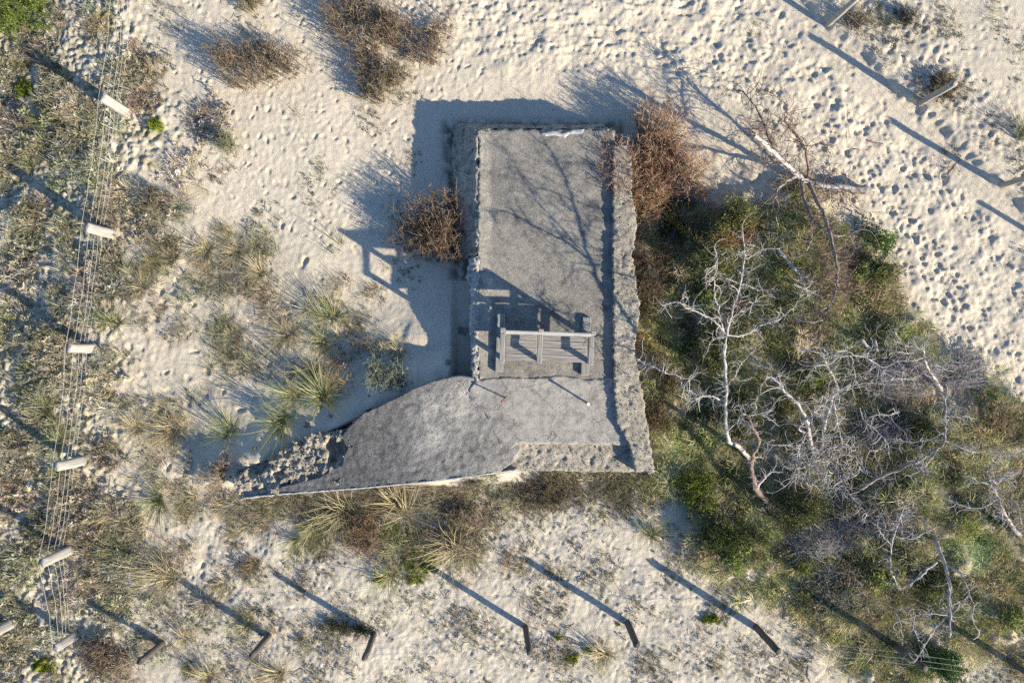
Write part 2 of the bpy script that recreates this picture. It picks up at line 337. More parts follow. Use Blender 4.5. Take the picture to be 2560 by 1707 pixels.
fill(TOPR, 24, 0.5, lambda a, b: dimple(a, b, rng.uniform(.03, .08), rng.uniform(.03, .05), rng.uniform(0, 3.1), rng.uniform(.01, .03)))
fill([(2180, -100), (2720, -100), (2720, 560), (2400, 240)], 26, 0.5, lambda a, b: dimple(a, b, rng.uniform(.03, .08), rng.uniform(.03, .06), rng.uniform(0, 3.1), rng.uniform(.006, .02)))
fill([(2280, 720), (2720, 1100), (2720, 1000), (2400, 900)], 20, 0.6, lambda a, b: dimple(a, b, rng.uniform(.03, .06), rng.uniform(.02, .04), rng.uniform(0, 3.1), rng.uniform(.006, .02)))
fill(SOUTH, 21, 0.6, lambda a, b: dimple(a, b, rng.uniform(.03, .06), rng.uniform(.02, .045), rng.uniform(0, 3.1), rng.uniform(.003, .014)))
# flat under the bunker so that nothing pokes through it
FOOTPRINT = [(1120, 320), (1545, 320), (1600, 620), (1625, 1160), (1290, 1160), (620, 1225), (620, 1180), (1000, 1010), (1140, 960), (1140, 640)]
mB = sstep(-14, 6, sdf(FOOTPRINT, PX, PY))
near = sstep(-140, 0, sdf(FOOTPRINT, PX, PY))
Z = Z * (1 - 0.6 * near * (1 - mGR)) 
Z = Z * (1 - mB) - 0.06 * mB

rise = 0.40 * np.exp(-(np.maximum(0, sdf([(1180, 1000), (1150, 940), (1040, 965), (900, 1030), (720, 1110), (600, 1185), (600, 1240), (1200, 1180)], PX, PY) * -1) / 95) ** 2)
rise = np.maximum(rise * sstep(1230, 1170, PY), 0.20 * sstep(720, 860, PY) * sstep(1010, 900, PY) * sstep(840, 1060, PX) * sstep(1230, 1190, PX))
Z += rise * (1 + 0.3 * fbm(X, Y, 1.6, 2, 58)) * (1 - mB)
# ground albedo: what lies on it
def mixv(a, b, m): return a * (1 - m[..., None]) + np.asarray(b) * m[..., None]
n1 = fbm(X, Y, 2.3, 4, 51); n2 = fbm(X, Y, 7.0, 3, 52); n3 = noise(X * 17, Y * 17, 53)
SAND = np.array([0.565, 0.512, 0.42])
col = SAND * (1 + 0.06 * n1 + 0.05 * n2)[..., None]
lich = mixv(mixv(np.broadcast_to([0.42, 0.39, 0.31], X.shape + (3,)), (0.25, 0.235, 0.15), sstep(-.05, .35, n1)), (0.60, 0.56, 0.47), sstep(0.02, 0.4, n2))
lich = mixv(lich, (0.15, 0.13, 0.03), sstep(0.25, 0.45, fbm(X, Y, 1.8, 3, 54)) * 0.8)
lich = lich * (1 + 0.35 * n3)[..., None]
col = mixv(col, lich, mVL * (0.80 + 0.2 * patch2))
lit = mixv(np.broadcast_to([0.42, 0.38, 0.29], X.shape + (3,)), (0.27, 0.245, 0.17), sstep(0, .4, n2))
col = mixv(col, lit, mLT * 0.55)
gsand = np.array([0.51, 0.475, 0.405]) * (1 + 0.12 * n1 + 0.18 * n2 + 0.2 * n3)[..., None]
col = mixv(col, gsand, mSO * 0.85 * (1 - mVL))
col = mixv(col, (0.33, 0.305, 0.25), mSO * sstep(0.1, 0.4, fbm(X, Y, 3.4, 3, 57)) * 0.7)
col = mixv(col, (0.38, 0.35, 0.30), mTR * 0.45 * patch2)
soil = mixv(np.broadcast_to([0.34, 0.30, 0.20], X.shape + (3,)), (0.50, 0.45, 0.33), sstep(-.1, .4, n1))
col = mixv(col, soil, mGR * 0.8)
hollow_shade = np.zeros_like(X)
for (a, b, rx, ry) in [(1690, 530, 95, 60), (1670, 640, 55, 90), (1690, 820, 60, 110), (1760, 1000, 60, 60), (1860, 1180, 100, 50)]: hollow_shade = np.maximum(hollow_shade, np.exp(-((PX - a) / rx) ** 2 - ((PY - b) / ry) ** 2))
col = mixv(col, (0.10, 0.085, 0.055), sstep(.25, .7, hollow_shade + .2 * n2) * .9)  # dark soil colour painted into the hollows to deepen their shade
# dark moss along the shaded foot of the bunker, green cushions south of the wing
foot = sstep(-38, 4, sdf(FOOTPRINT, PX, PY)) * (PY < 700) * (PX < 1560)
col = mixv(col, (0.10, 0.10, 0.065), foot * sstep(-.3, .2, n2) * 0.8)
MOSS = np.zeros_like(X)
for (a, b, rx, ry) in [(1050, 1400, 52, 46), (1030, 1350, 40, 40), (985, 1330, 26, 34), (1040, 1445, 26, 16), (950, 1445, 18, 12), (1430, 1645, 22, 16), (1395, 1590, 12, 8), (1470, 1625, 14, 12), (1545, 1560, 8, 6), (1775, 1545, 26, 14), (40, 215, 30, 24), (395, 315, 22, 20), (110, 1660, 36, 22), (1030, 1245, 40, 12)]:
    MOSS = np.maximum(MOSS, sstep(0.25, 0.75, np.exp(-((PX - a) / rx) ** 2 - ((PY - b) / ry) ** 2) + 0.25 * n2))
Z += 0.035 * MOSS
col = mixv(col, (0.15, 0.185, 0.015), MOSS * 0.95)
far = np.clip(np.maximum((np.abs(X) - 11.2) / 2.0, (np.abs(Y) - 7.7) / 2.0), 0, 1)       # beyond the modelled ground: plain rolling dune sand
Z = Z * (1 - far) + far * 0.25 * fbm(X, Y, 0.06, 2, 98)
col = mixv(col, SAND * 0.92, far)
nX, nY = len(ax), len(ay)
idx = np.arange(nX * nY).reshape(nY, nX)
Q = np.stack([idx[:-1, :-1], idx[:-1, 1:], idx[1:, 1:], idx[1:, :-1]], -1).reshape(-1, 4)
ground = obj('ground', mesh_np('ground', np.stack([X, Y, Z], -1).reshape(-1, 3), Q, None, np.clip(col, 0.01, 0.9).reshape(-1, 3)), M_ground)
tag(ground, kind='structure')
def samp(A, x, y):
    x = np.asarray(x, float); y = np.asarray(y, float)
    fx = (x - ax[gx0]) / STEP + gx0; fy = (y - ay[gy0]) / STEP + gy0
    i = np.clip(np.round(fx).astype(int), 0, nX - 1); j = np.clip(np.round(fy).astype(int), 0, nY - 1); return A[j, i]
def gz(x, y): return float(samp(Z, x, y))
def G(px, py, dz=0.0):
    """the ground point seen at a photo pixel"""
    z = 0.0
    for _ in range(3): z = gz(wx(px, z), wy(py, z))
    return Vector((wx(px, z), wy(py, z), z + dz))

# ------------------------------------------------------------------ the bunker
ZT = 0.62
def poly_w(pxs, z): return np.array([[wx(a, z), wy(b, z)] for a, b in pxs])
def slab(name, pxs, z, top, zbot, res, mat, parent, jag=0.01, skirt=0.0, rings=4, sj=0.012, colfn=None):
    """polygon seen from above -> a solid: rough top of height top(x,y), rough sides"""
    p = poly_w(pxs, z) if not isinstance(pxs, np.ndarray) else pxs
    bp = []
    for i in range(len(p)):
        a, b = p[i], p[(i + 1) % len(p)]; n = max(1, int(round(np.linalg.norm(b - a) / res)))
        for k in range(n): bp.append(a + (b - a) * k / n)
    bp = np.array(bp); tg = np.roll(bp, -1, 0) - np.roll(bp, 1, 0); nr = np.stack([tg[:, 1], -tg[:, 0]], 1); nr /= np.linalg.norm(nr, axis=1, keepdims=True) + 1e-9
    area = 0.5 * np.sum(p[:, 0] * np.roll(p[:, 1], -1) - np.roll(p[:, 0], -1) * p[:, 1])
    if area < 0: nr = -nr
    jj = (noise(bp[:, 0] * 9, bp[:, 1] * 9, 71) + 0.7 * noise(bp[:, 0] * 23, bp[:, 1] * 23, 72)) * jag
    bp = bp + nr * jj[:, None]; m = len(bp)
    x0, y0 = bp.min(0); x1, y1 = bp.max(0)
    gx, gy = np.meshgrid(np.arange(x0, x1, res), np.arange(y0, y1, res)); gx = gx + rng.uniform(-.3, .3, gx.shape) * res; gy = gy + rng.uniform(-.3, .3, gy.shape) * res
    k = sdf([tuple(q) for q in bp], gx, gy) > 0.55 * res
    pts = np.vstack([bp, np.stack([gx[k], gy[k]], 1)])
    r = delaunay_2d_cdt([Vector(q) for q in pts], [(i, (i + 1) % m) for i in range(m)], [], 1, 1e-6)
    v2 = np.array([tuple(q) for q in r[0]]); tris = [f for f in r[2] if len(f) == 3]
    zt = top(v2[:, 0], v2[:, 1]); V = [np.column_stack([v2, zt])]
    T = np.array(tris)
    # outer ring from the CDT's own boundary vertices
    ori = {}
    for i, o_ in enumerate(r[3]):
        for q in o_:
            if q < m: ori[q] = i
    ring = np.array([ori[i] for i in range(m)])
    zr = zt[ring]; prev = ring; base = len(v2); Qs = []
    for s in range(1, rings + 1):
        f = s / rings; off = sj * (noise(bp[:, 0] * 11 + s * 3.1, bp[:, 1] * 11, 73 + s) + noise(bp[:, 0] * 27 + s * 5.1, bp[:, 1] * 27, 83 + s)) + skirt * f
        q = bp + nr * off[:, None]; V.append(np.column_stack([q, zr * (1 - f) + zbot * f])); cur = base + np.arange(m); base += m
        a, b = (prev, cur) if area > 0 else (cur, prev)
        Qs.append(np.stack([b, np.roll(b, -1), np.roll(a, -1), a], 1)); prev = cur
    V = np.vstack(V); Qs = np.vstack(Qs)
    return obj(name, mesh_np(name, V, Qs, T), mat, parent)
bunker = empty('concrete_bunker', (0, 0, 0))
tag(bunker, 'grey weathered concrete bunker roof with a long triangular wing, half buried in sand', 'bunker')
# main roof
def top_roof(x, y): return ZT + 0.006 * fbm(x, y, 3, 3, 91) + 0.004 * noise(x * 20, y * 20, 92) - 0.05 * sstep(2.0, 0, (wy(322, ZT) - y) * 60) * sstep(-.2, .3, noise(x * 5, y * 5, 93))
slab('roof_slab', [(1195, 326), (1250, 321), (1330, 322), (1395, 325), (1470, 322), (1538, 326), (1536, 500), (1538, 760), (1540, 948), (1470, 953), (1400, 948), (1330, 950), (1270, 946), (1196, 950), (1192, 880), (1190, 780), (1196, 690), (1193, 620), (1196, 500)], ZT, top_roof, -0.3, 0.04, M_conc, bunker, 0.034)
# pale screed towards the wing corner
def top_south(x, y): return ZT + 0.006 + 0.005 * fbm(x, y, 2.5, 3, 94) + 0.004 * noise(x * 18, y * 18, 95)
slab('screed_slab', [(1190, 948), (1270, 942), (1330, 946), (1400, 938), (1470, 948), (1548, 945), (1556, 1060), (1582, 1112), (1420, 1111), (1300, 1109), (1272, 1122), (1240, 1092), (1215, 1036), (1165, 985)], ZT, top_south, -0.3, 0.045, M_conc_pale, bunker, 0.016)
# parapet on the right: rough pebbly wall top, a hand's breadth above the roof
def rough_top(z0, amp, seed):
    return lambda x, y: z0 + amp * (0.9 * fbm(x, y, 4, 2, seed) + 0.8 * noise(x * 11, y * 11, seed + 1) + 0.6 * noise(x * 24, y * 24, seed + 2)) - amp * 1.1 * sstep(0.25, 0.5, noise(x * 7, y * 7, seed + 3))
slab('parapet_wall', [(1533, 366), (1565, 362), (1582, 395), (1578, 470), (1594, 560), (1580, 640), (1600, 760), (1586, 880), (1606, 980), (1638, 1180), (1590, 1181), (1574, 1108), (1542, 1056), (1536, 950), (1534, 760), (1532, 560)], 0.72, rough_top(0.715, 0.016, 101), -0.3, 0.03, M_conc_rough, bunker, 0.03)
slab('terrace_strip', [(1300, 1098), (1420, 1098), (1580, 1100), (1596, 1180), (1480, 1180), (1380, 1176), (1290, 1178), (1255, 1180), (1262, 1140), (1275, 1105)], 0.55, rough_top(0.535, 0.017, 111), -0.3, 0.026, M_conc_rough, bunker, 0.014)
# broken shoulder down the left and top edge
xe = wx(1194, ZT)
def top_sh(x, y):
    d = np.maximum(0, xe - x); d2 = np.maximum(0, y - wy(322, ZT)); d = np.maximum(d, (d2 > 0) * (d2 * 1.7 + .07))
    n = 0.8 * fbm(x, y, 3.5, 3, 121) + 0.7 * noise(x * 10, y * 10, 122) + 0.5 * noise(x * 22, y * 22, 123)
    return 0.625 - 1.05 * np.maximum(0, d - .035) + 0.045 * n - 0.012 - 0.05 * sstep(0.15, 0.45, noise(x * 6, y * 6, 124))
A = [(1192, 332), (1194, 500), (1190, 625), (1180, 640)]
shp = [wx(a, .6) for a in ()]
pl = np.array([[xe + .03, wy(330, ZT)], [xe + .03, wy(630, ZT)], [xe - .05, wy(640, ZT)], [xe - .42, wy(640, .1)], [xe - .5, wy(560, .1)], [xe - .46, wy(470, .1)], [xe - .54, wy(380, .1)], [xe - .47, wy(312, .1)], [xe - .2, wy(300, .3)], [xe + .4, wy(300, .4)], [xe + 1.2, wy(304, .4)], [xe + 2.4, wy(300, .4)], [xe + 2.55, wy(330, ZT)], [xe + 2.3, wy(324, ZT) + .03], [xe + 1.3, wy(324, ZT) + .03], [xe + .3, wy(324, ZT) + .03]])
slab('broken_shoulder', pl, 0, top_sh, -0.2, 0.03, M_conc_rough, bunker, 0.04)
pl2 = np.array([[xe + .02, wy(640, ZT)], [xe + .02, wy(952, ZT)], [xe - .10, wy(935, ZT)], [xe - .13, wy(880, ZT)], [xe - .17, wy(800, ZT)], [xe - .12, wy(740, ZT)], [xe - .2, wy(690, ZT)], [xe - .16, wy(645, ZT)]])
M_chip = m_concrete('chalky_broken_concrete', (0.46, 0.45, 0.42), (0.3, 0.29, 0.27), (0.6, 0.58, 0.54), 0.4, 0.9)
slab('chipped_edge', pl2, 0, lambda x, y: 0.632 - 0.55 * np.maximum(0, xe - .05 - x) + 0.03 * noise(x * 14, y * 14, 131) + 0.02 * noise(x * 29, y * 29, 132), -0.2, 0.025, M_chip, bunker, 0.035)
# the wing: smooth dark slab tipping up to its south edge, and the shattered outer third
def wing_z(x, y):
    ys = wy(1215, .6) + (x - wx(900, .6)) * ((wy(1182, .6) - wy(1232, .6)) / (wx(1280, .6) - wx(700, .6)))
    return 0.617 + 0.11 * np.exp(-np.maximum(0, y - ys) / 0.5) * sstep(0.15, -0.9, x) - 0.06 * sstep(-1.0, -4.8, x)
slab('wing_slab', [(1250, 960), (1290, 1040), (1300, 1110), (1300, 1128), (1276, 1160), (1250, 1178), (1100, 1198), (1010, 1208), (900, 1218), (780, 1228), (690, 1237), (676, 1222), (740, 1206), (800, 1192), (852, 1160), (868, 1120), (850, 1092), (880, 1058), (905, 1034), (990, 995), (1040, 968), (1090, 950), (1146, 938), (1200, 945)], 0.62,
     lambda x, y: wing_z(x, y) + 0.012 * fbm(x, y, 3, 3, 141) + 0.010 * noise(x * 9, y * 9, 142) + 0.006 * noise(x * 21, y * 21, 143) + 0.006 * noise(x * 33, y * 33, 144), -0.3, 0.026, M_conc_wing, bunker, 0.008)
M_wreck = m_concrete('crumbling_pebble_concrete', (0.40, 0.37, 0.31), (0.27, 0.25, 0.21), (0.52, 0.48, 0.41), 0.5, 1.0)
def top_wreck(x, y):
    n = 0.9 * fbm(x, y, 2.2, 2, 151) + 0.6 * noise(x * 8, y * 8, 152) + 0.55 * noise(x * 19, y * 19, 153)
    return wing_z(x, y) - 0.045 + 0.07 * n - 0.17 * sstep(0.12, 0.42, fbm(x, y, 1.9, 2, 154))
slab('broken_concrete', [(847, 1222), (700, 1234), (606, 1244), (582, 1205), (600, 1182), (650, 1152), (702, 1128), (722, 1108), (790, 1086), (866, 1074), (902, 1032), (922, 1022), (902, 1056), (876, 1088), (896, 1120), (868, 1180)], 0.58, top_wreck, -0.3, 0.024, M_wreck, bunker, 0.03)
slab('fallen_chunk', [(588, 1200), (612, 1198), (640, 1240), (606, 1248), (594, 1232)], 0.6, lambda x, y: 0.60 + 0.01 * noise(x * 9, y * 9, 161), -0.1, 0.04, M_conc, bunker, 0.012)
slab('lit_edge_lip', np.array([[wx(a, .78), wy(b, .78)] for a, b in [(606, 1246), (700, 1236), (900, 1220), (1100, 1200), (1248, 1181), (1290, 1177), (1290, 1181), (1249, 1185), (1100, 1204), (900, 1224), (700, 1240), (608, 1250)]]), 0, lambda x, y: wing_z(x, y) + 0.006 + 0.008 * noise(x * 12, y * 12, 162), 0.3, 0.03, M_chip, bunker, 0.006, 0, 2)  # pale concrete on this lip stands in for its sunlit rim
slab('fallen_chunk', [(556, 1120), (570, 1108), (612, 1118), (616, 1150), (590, 1166), (566, 1150)], 0.3, lambda x, y: 0.26 + 0.012 * noise(x * 9, y * 9, 163), -0.1, 0.04, M_conc, bunker, 0.015)
# peeling paint at the far end, white
slab('paint_patch', [(1352, 334), (1380, 327), (1404, 333), (1440, 324), (1462, 323), (1456, 333), (1424, 336), (1412, 344), (1384, 338), (1366, 341)], ZT, lambda x, y: top_roof(x, y) * 0 + ZT + 0.018 + 0.008 * noise(x * 14, y * 14, 171), ZT - 0.03, 0.03, m_plain('flaking_white_paint', (0.40, 0.41, 0.42), 0.8, 0.15, 18), bunker, 0.012, 0, 1)

# ------------------------------------------------------------------ instanced ground cover
def blades(n, rad, hgt, lean, width, segs=3, seed=0, curl=0.5, base_c=0.75, tip_c=1.15):
    r = np.random.default_rng(seed); az = r.uniform(0, 2 * np.pi, n); ln = lean * (0.35 + 0.65 * np.sqrt(r.random(n))); h = hgt * r.uniform(0.5, 1.0, n)
    b = np.stack([np.cos(az), np.sin(az)], 1) * (rad * np.sqrt(r.random(n)))[:, None]
    t = np.linspace(0, 1, segs + 1)
    ang = ln[:, None] * (1 + curl * t[None])                      # leans further towards the tip
    dl_ = (h / segs)[:, None]
    hx = np.concatenate([np.zeros((n, 1)), np.cumsum(np.sin(ang[:, :-1]) * dl_, 1)], 1); hz = np.concatenate([np.zeros((n, 1)), np.cumsum(np.cos(ang[:, :-1]) * dl_, 1)], 1)
    sw = r.normal(0, 0.25, n)
    az2 = az[:, None] + sw[:, None] * t[None]
    c = np.stack([b[:, None, 0] + np.cos(az2) * hx, b[:, None, 1] + np.sin(az2) * hx, hz], -1)
    side = np.stack([-np.sin(az), np.cos(az), np.zeros(n)], 1)[:, None, :]; c[..., :2] += r.normal(0, .05, (n, 1, 2)) * hgt * (t * t)[None, :, None]
    w = width * (1 - 0.85 * t)[None, :, None] * r.uniform(0.7, 1.2, n)[:, None, None]
    V = np.stack([c - side * w / 2, c + side * w / 2], 2).reshape(-1, 3)
    i = np.arange(n)[:, None]; j = np.arange(segs)[None]; q = (i * (segs + 1) + j) * 2
    Qd = np.stack([q, q + 1, q + 3, q + 2], -1).reshape(-1, 4)
    sh = r.uniform(0.55, 1.35, n)[:, None] * (base_c + (tip_c - base_c) * t)[None]
    return V, Qd, np.repeat(sh.reshape(-1), 2)
PROTO = {}
def protos(key, makers, mat):
    c = bpy.data.collections.new(key)
    for i, (V, Q_, T_, cc) in enumerate(makers):
        me = mesh_np(key, V, Q_, T_, cc if np.ndim(cc) == 2 else np.repeat(np.asarray(cc)[:, None], 3, 1)); me.materials.append(mat)
        o = bpy.data.objects.new('%s_%02d' % (key, i), me); c.objects.link(o)
    PROTO[key] = (c, len(makers)); return c
def lump(seed, n=1, r=0.05, flat=0.6):
    a = Acc(); rg = np.random.default_rng(seed)
    for k in range(n):
        bm = bmesh.new(); bmesh.ops.create_icosphere(bm, subdivisions=1, radius=1.0)
        V = np.array([v.co for v in bm.verts]); T = np.array([[v.index for v in f.verts] for f in bm.faces]); bm.free()
        V = V * (1 + 0.3 * rg.standard_normal((len(V), 1))) * np.array([1, rg.uniform(.6, 1), flat]) * r * rg.uniform(.5, 1.1)
        V = V + np.array([rg.normal(0, r * .9), rg.normal(0, r * .9), r * flat * .4]) * (n > 1)
        a.add(V, None, T, (rg.uniform(.7, 1.3),) * 3)
    return np.vstack(a.v), None, np.vstack(a.t), np.vstack(a.c)
def sprig(seed, n=26, r=0.05, h=0.09):
    """low cushion plant: short tilted leaflets"""
    rg = np.random.default_rng(seed); az = rg.uniform(0, 6.283, n); rr = r * np.sqrt(rg.random(n))
    p = np.stack([np.cos(az) * rr, np.sin(az) * rr, h * (1 - (rr / r) ** 2) * rg.uniform(.3, 1, n)], 1)
    d = rg.normal(0, 1, (n, 3)); d[:, 2] = np.abs(d[:, 2]) * .7; d /= np.linalg.norm(d, axis=1, keepdims=True)
    s = np.cross(d, rg.normal(0, 1, (n, 3))); s /= np.linalg.norm(s, axis=1, keepdims=True)
    ln = rg.uniform(.02, .045, n)[:, None]; w = rg.uniform(.006, .013, n)[:, None]
    V = np.stack([p - s * w, p + s * w, p + d * ln + s * w * .3, p + d * ln - s * w * .3], 1).reshape(-1, 3)
    return V, np.arange(n * 4).reshape(n, 4), None, np.repeat(rg.uniform(.65, 1.2, n), 4)
def twigbit(seed):
    rg = np.random.default_rng(seed); l = rg.uniform(.06, .2); t = np.linspace(-.5, .5, 4)
    c = np.stack([t * l, .15 * l * (t * t * 2 + rg.normal(0, .1, 4)), 0.008 + 0.02 * rg.random(4)], 1)
    V, Q_ = tubes(c[None], np.full((1, 4), .004), 3); return V, Q_, None, np.ones(len(V))
def bl(*a, **k):
    V, Q_, c = blades(*a, **k); return V, Q_, None, c
def patch(seed, R_, items):
    """a piece of ground cover: many small plants of several kinds"""
    rg = np.random.default_rng(seed); acc = Acc()
    for mk, num, (s0, s1), cols in items:
        var = [mk(seed * 31 + k) for k in range(4)]
        cc = np.array(cols); main = rg.integers(0, len(cc))
        for _ in range(num):
            V, Q_, T_, c = var[rg.integers(0, 4)]; a = rg.uniform(0, 6.283); q = R_ * min(rg.rayleigh(.52), 1.6); t = rg.uniform(0, 6.283); sc = rg.uniform(s0, s1)
            ca, sa = math.cos(a) * sc, math.sin(a) * sc
            W_ = np.stack([V[:, 0] * ca - V[:, 1] * sa + q * math.cos(t), V[:, 0] * sa + V[:, 1] * ca + q * math.sin(t), V[:, 2] * sc], 1)
            k = cc[main if rg.random() < .45 else rg.integers(0, len(cc))] * rg.uniform(.75, 1.25); acc.add(W_, Q_, T_, np.asarray(c).reshape(len(V), -1)[:, :1] * k)
    return np.vstack(acc.v), (np.vstack(acc.q) if acc.q else None), (np.vstack(acc.t) if acc.t else None), np.clip(np.vstack(acc.c), .01, .9)
OLIVE, STRAW, GREY, DARK, BROWN = (0.20, 0.20, 0.10), (0.50, 0.44, 0.29), (0.42, 0.40, 0.34), (0.12, 0.12, 0.075), (0.28, 0.21, 0.14)
tuft_s = lambda k: bl(20, .03, .17, 1.0, .007, 3, k); tuft_l = lambda k: bl(34, .07, .25, 1.25, .009, 3, k, curl=.35); tuft_w = lambda k: bl(26, .06, .20, 1.35, .009, 3, k, curl=.3)
spr = lambda k: sprig(k); spr_l = lambda k: sprig(k, 60, .11, .16); lic = lambda k: lump(k, 3, .022, .6); twg = lambda k: twigbit(k)
LC = [(0.21, 0.20, 0.12), (0.32, 0.30, 0.18), (0.47, 0.44, 0.33), (0.53, 0.51, 0.44), (0.30, 0.30, 0.20), (0.43, 0.40, 0.30)]
DC = [(0.34, 0.33, 0.18), (0.60, 0.53, 0.36), (0.56, 0.53, 0.46), (0.40, 0.31, 0.22), (0.54, 0.52, 0.45)]
protos('heath_patch', [patch(s_, .36, [(spr, 34, (.6, 1.7), LC), (tuft_s, 22, (.5, 1.9), DC), (lic, 9, (.5, 1.3), [(0.5, 0.48, 0.42), (0.38, 0.37, 0.30), (0.24, 0.22, 0.17)]), (twg, 10, (.5, 1.2), [(0.2, 0.16, 0.12), (0.45, 0.42, 0.37)])]) for s_ in range(9)], M_blade)
protos('litter_patch', [patch(s_ + 20, .34, [(tuft_s, 22, (.4, 1.7), [STRAW, GREY, (0.30, 0.29, 0.15), BROWN, (0.6, 0.54, 0.38)]), (spr, 11, (.3, 1.1), [DARK, BROWN, OLIVE, GREY]), (twg, 12, (.5, 1.4), [(0.2, 0.16, 0.12), (0.42, 0.38, 0.32)])]) for s_ in range(8)], M_blade)
protos('sparse_patch', [patch(s_ + 40, .36, [(spr, 12, (.25, .9), [DARK, GREY, OLIVE, (0.3, 0.28, 0.2), DARK]), (tuft_s, 9, (.3, 1.1), [STRAW, GREY, OLIVE, STRAW]), (twg, 16, (.4, 1.2), [(0.18, 0.15, 0.12), (0.42, 0.38, 0.32), (0.52, 0.49, 0.44)])]) for s_ in range(8)], M_blade)
TC = [(0.24, 0.27, 0.10), (0.48, 0.45, 0.22), (0.68, 0.60, 0.41), (0.33, 0.37, 0.16), (0.64, 0.52, 0.37), (0.60, 0.55, 0.32)]
protos('thicket_patch', [patch(s_ + 60, .38, [(tuft_l, 24, (.5, 1.3), TC[:4] if s_ % 3 else TC), (tuft_w, 14, (.5, 1.3), [TC[2], TC[4], TC[5]]), (spr_l, 6, (.6, 1.5), [(0.15, 0.18, 0.05), (0.28, 0.31, 0.10), (0.42, 0.33, 0.21)]), (twg, 12, (.7, 1.8), [(0.5, 0.47, 0.45), (0.36, 0.32, 0.29)])]) for s_ in range(9)], M_blade)
protos('scrub_crown', [patch(s_ + 80, .22, [(lambda k: sprig(k, 90, .12, .30), 12, (.7, 1.3), [(0.16, 0.20, 0.05), (0.26, 0.29, 0.09), (0.13, 0.17, 0.06)] if s_ % 2 else [(0.40, 0.30, 0.20), (0.32, 0.27, 0.16), (0.24, 0.25, 0.10)]), (tuft_w, 6, (.6, 1.2), TC)]) for s_ in range(6)], M_blade)
protos('cushion', [sprig(s_) for s_ in range(5)], M_blade)
protos('pebble', [lump(s_ + 70, 1, .02, .8) for s_ in range(6)], M_blade)
def gn_scatter(me):
    ng = bpy.data.node_groups.new('scatter', 'GeometryNodeTree'); ns, lk = ng.nodes, ng.links
    ng.interface.new_socket('Geometry', in_out='INPUT', socket_type='NodeSocketGeometry'); ng.interface.new_socket('Geometry', in_out='OUTPUT', socket_type='NodeSocketGeometry')
    gi = ns.new('NodeGroupInput'); go = ns.new('NodeGroupOutput'); ip = ns.new('GeometryNodeInstanceOnPoints'); ci = ns.new('GeometryNodeCollectionInfo')
    ci.inputs['Separate Children'].default_value = True; ci.inputs['Reset Children'].default_value = True
    def at(name, t): a = ns.new('GeometryNodeInputNamedAttribute'); a.data_type = t; a.inputs['Name'].default_value = name; return a.outputs['Attribute']
    er = ns.new('FunctionNodeEulerToRotation'); lk.new(at('rot', 'FLOAT_VECTOR'), er.inputs[0])
    lk.new(gi.outputs[0], ip.inputs['Points']); lk.new(ci.outputs[0], ip.inputs['Instance']); ip.inputs['Pick Instance'].default_value = True
    lk.new(at('idx', 'INT'), ip.inputs['Instance Index']); lk.new(er.outputs[0], ip.inputs['Rotation']); lk.new(at('scl', 'FLOAT'), ip.inputs['Scale'])
    lk.new(ip.outputs[0], go.inputs[0]); return ng, ci
def scatter(name, key, pts, scl, tint, label, cat, tilt=0.25, parent=None):
    n = len(pts); me = bpy.data.meshes.new(name); me.vertices.add(n); me.vertices.foreach_set('co', np.asarray(pts, np.float32).ravel())
    rot = np.stack([rng.normal(0, tilt, n), rng.normal(0, tilt, n), rng.uniform(0, 6.283, n)], 1).astype(np.float32)
    def aa(nm, t, d, prop): a = me.attributes.new(nm, t, 'POINT'); a.data.foreach_set(prop, np.ascontiguousarray(d).ravel())
    aa('rot', 'FLOAT_VECTOR', rot, 'vector'); aa('scl', 'FLOAT', np.asarray(scl, np.float32), 'value'); aa('idx', 'INT', rng.integers(0, PROTO[key][1], n).astype(np.int32), 'value')
    t4 = np.ones((n, 4), np.float32); t4[:, :3] = tint; aa('tint', 'FLOAT_COLOR', t4, 'color')
    o = obj(name, me, None, parent); ng, ci = gn_scatter(me); ci.inputs['Collection'].default_value = PROTO[key][0]
    md = o.modifiers.new('scatter', 'NODES'); md.node_group = ng
    tag(o, label, cat if parent is None else None, kind='stuff'); return o
def on_mask(M, dens, extra=None, box_=(-10.9, 10.9, -7.4, 7.4)):
    """random ground points with a density (per m2) that follows a mask"""
    n = int((box_[1] - box_[0]) * (box_[3] - box_[2]) * dens); x = rng.uniform(box_[0], box_[1], n); y = rng.uniform(box_[2], box_[3], n)
    m = samp(M, x, y)
    if extra is not None: m = m * extra(x, y)
    k = rng.random(n) < m; x, y = x[k], y[k]; return np.column_stack([x, y, samp(Z, x, y)])
def pick(n, cols, wts, var=0.18):
    c = np.array(cols)[rng.choice(len(cols), n, p=np.array(wts) / sum(wts))]; return np.clip(c * (1 + var * rng.standard_normal((n, 1))) * (1 + 0.06 * rng.standard_normal((n, 3))), 0.01, 0.9)
def patchpick(pts, cols, freq, seed, var=0.18):
    """colour by patches of kind rather than at random"""
    v = fbm(pts[:, 0], pts[:, 1], freq, 2, seed) * 1.5 + 0.22 * rng.standard_normal(len(pts)); k = np.clip(((v + 1) / 2 * len(cols)).astype(int), 0, len(cols) - 1)
    return np.clip(np.array(cols)[k] * (1 + var * rng.standard_normal((len(pts), 1))), 0.01, 0.9)
noB = 1 - sstep(-4, 6, sdf(FOOTPRINT, PX, PY))
def shade(n, v=.16): return np.clip(1 + v * rng.standard_normal((n, 1)) + .05 * rng.standard_normal((n, 3)), .5, 1.6)
p = on_mask(mVL * noB * (.45 + .55 * sstep(-.25, .2, fbm(X, Y, 1.0, 3, 77))), 4.2); scatter('heath_ground_cover', 'heath_patch', p, rng.uniform(.7, 1.25, len(p)), shade(len(p)), 'low grey-green lichen, moss and dry grass on the heath along the wire fence', 'ground cover', .06)
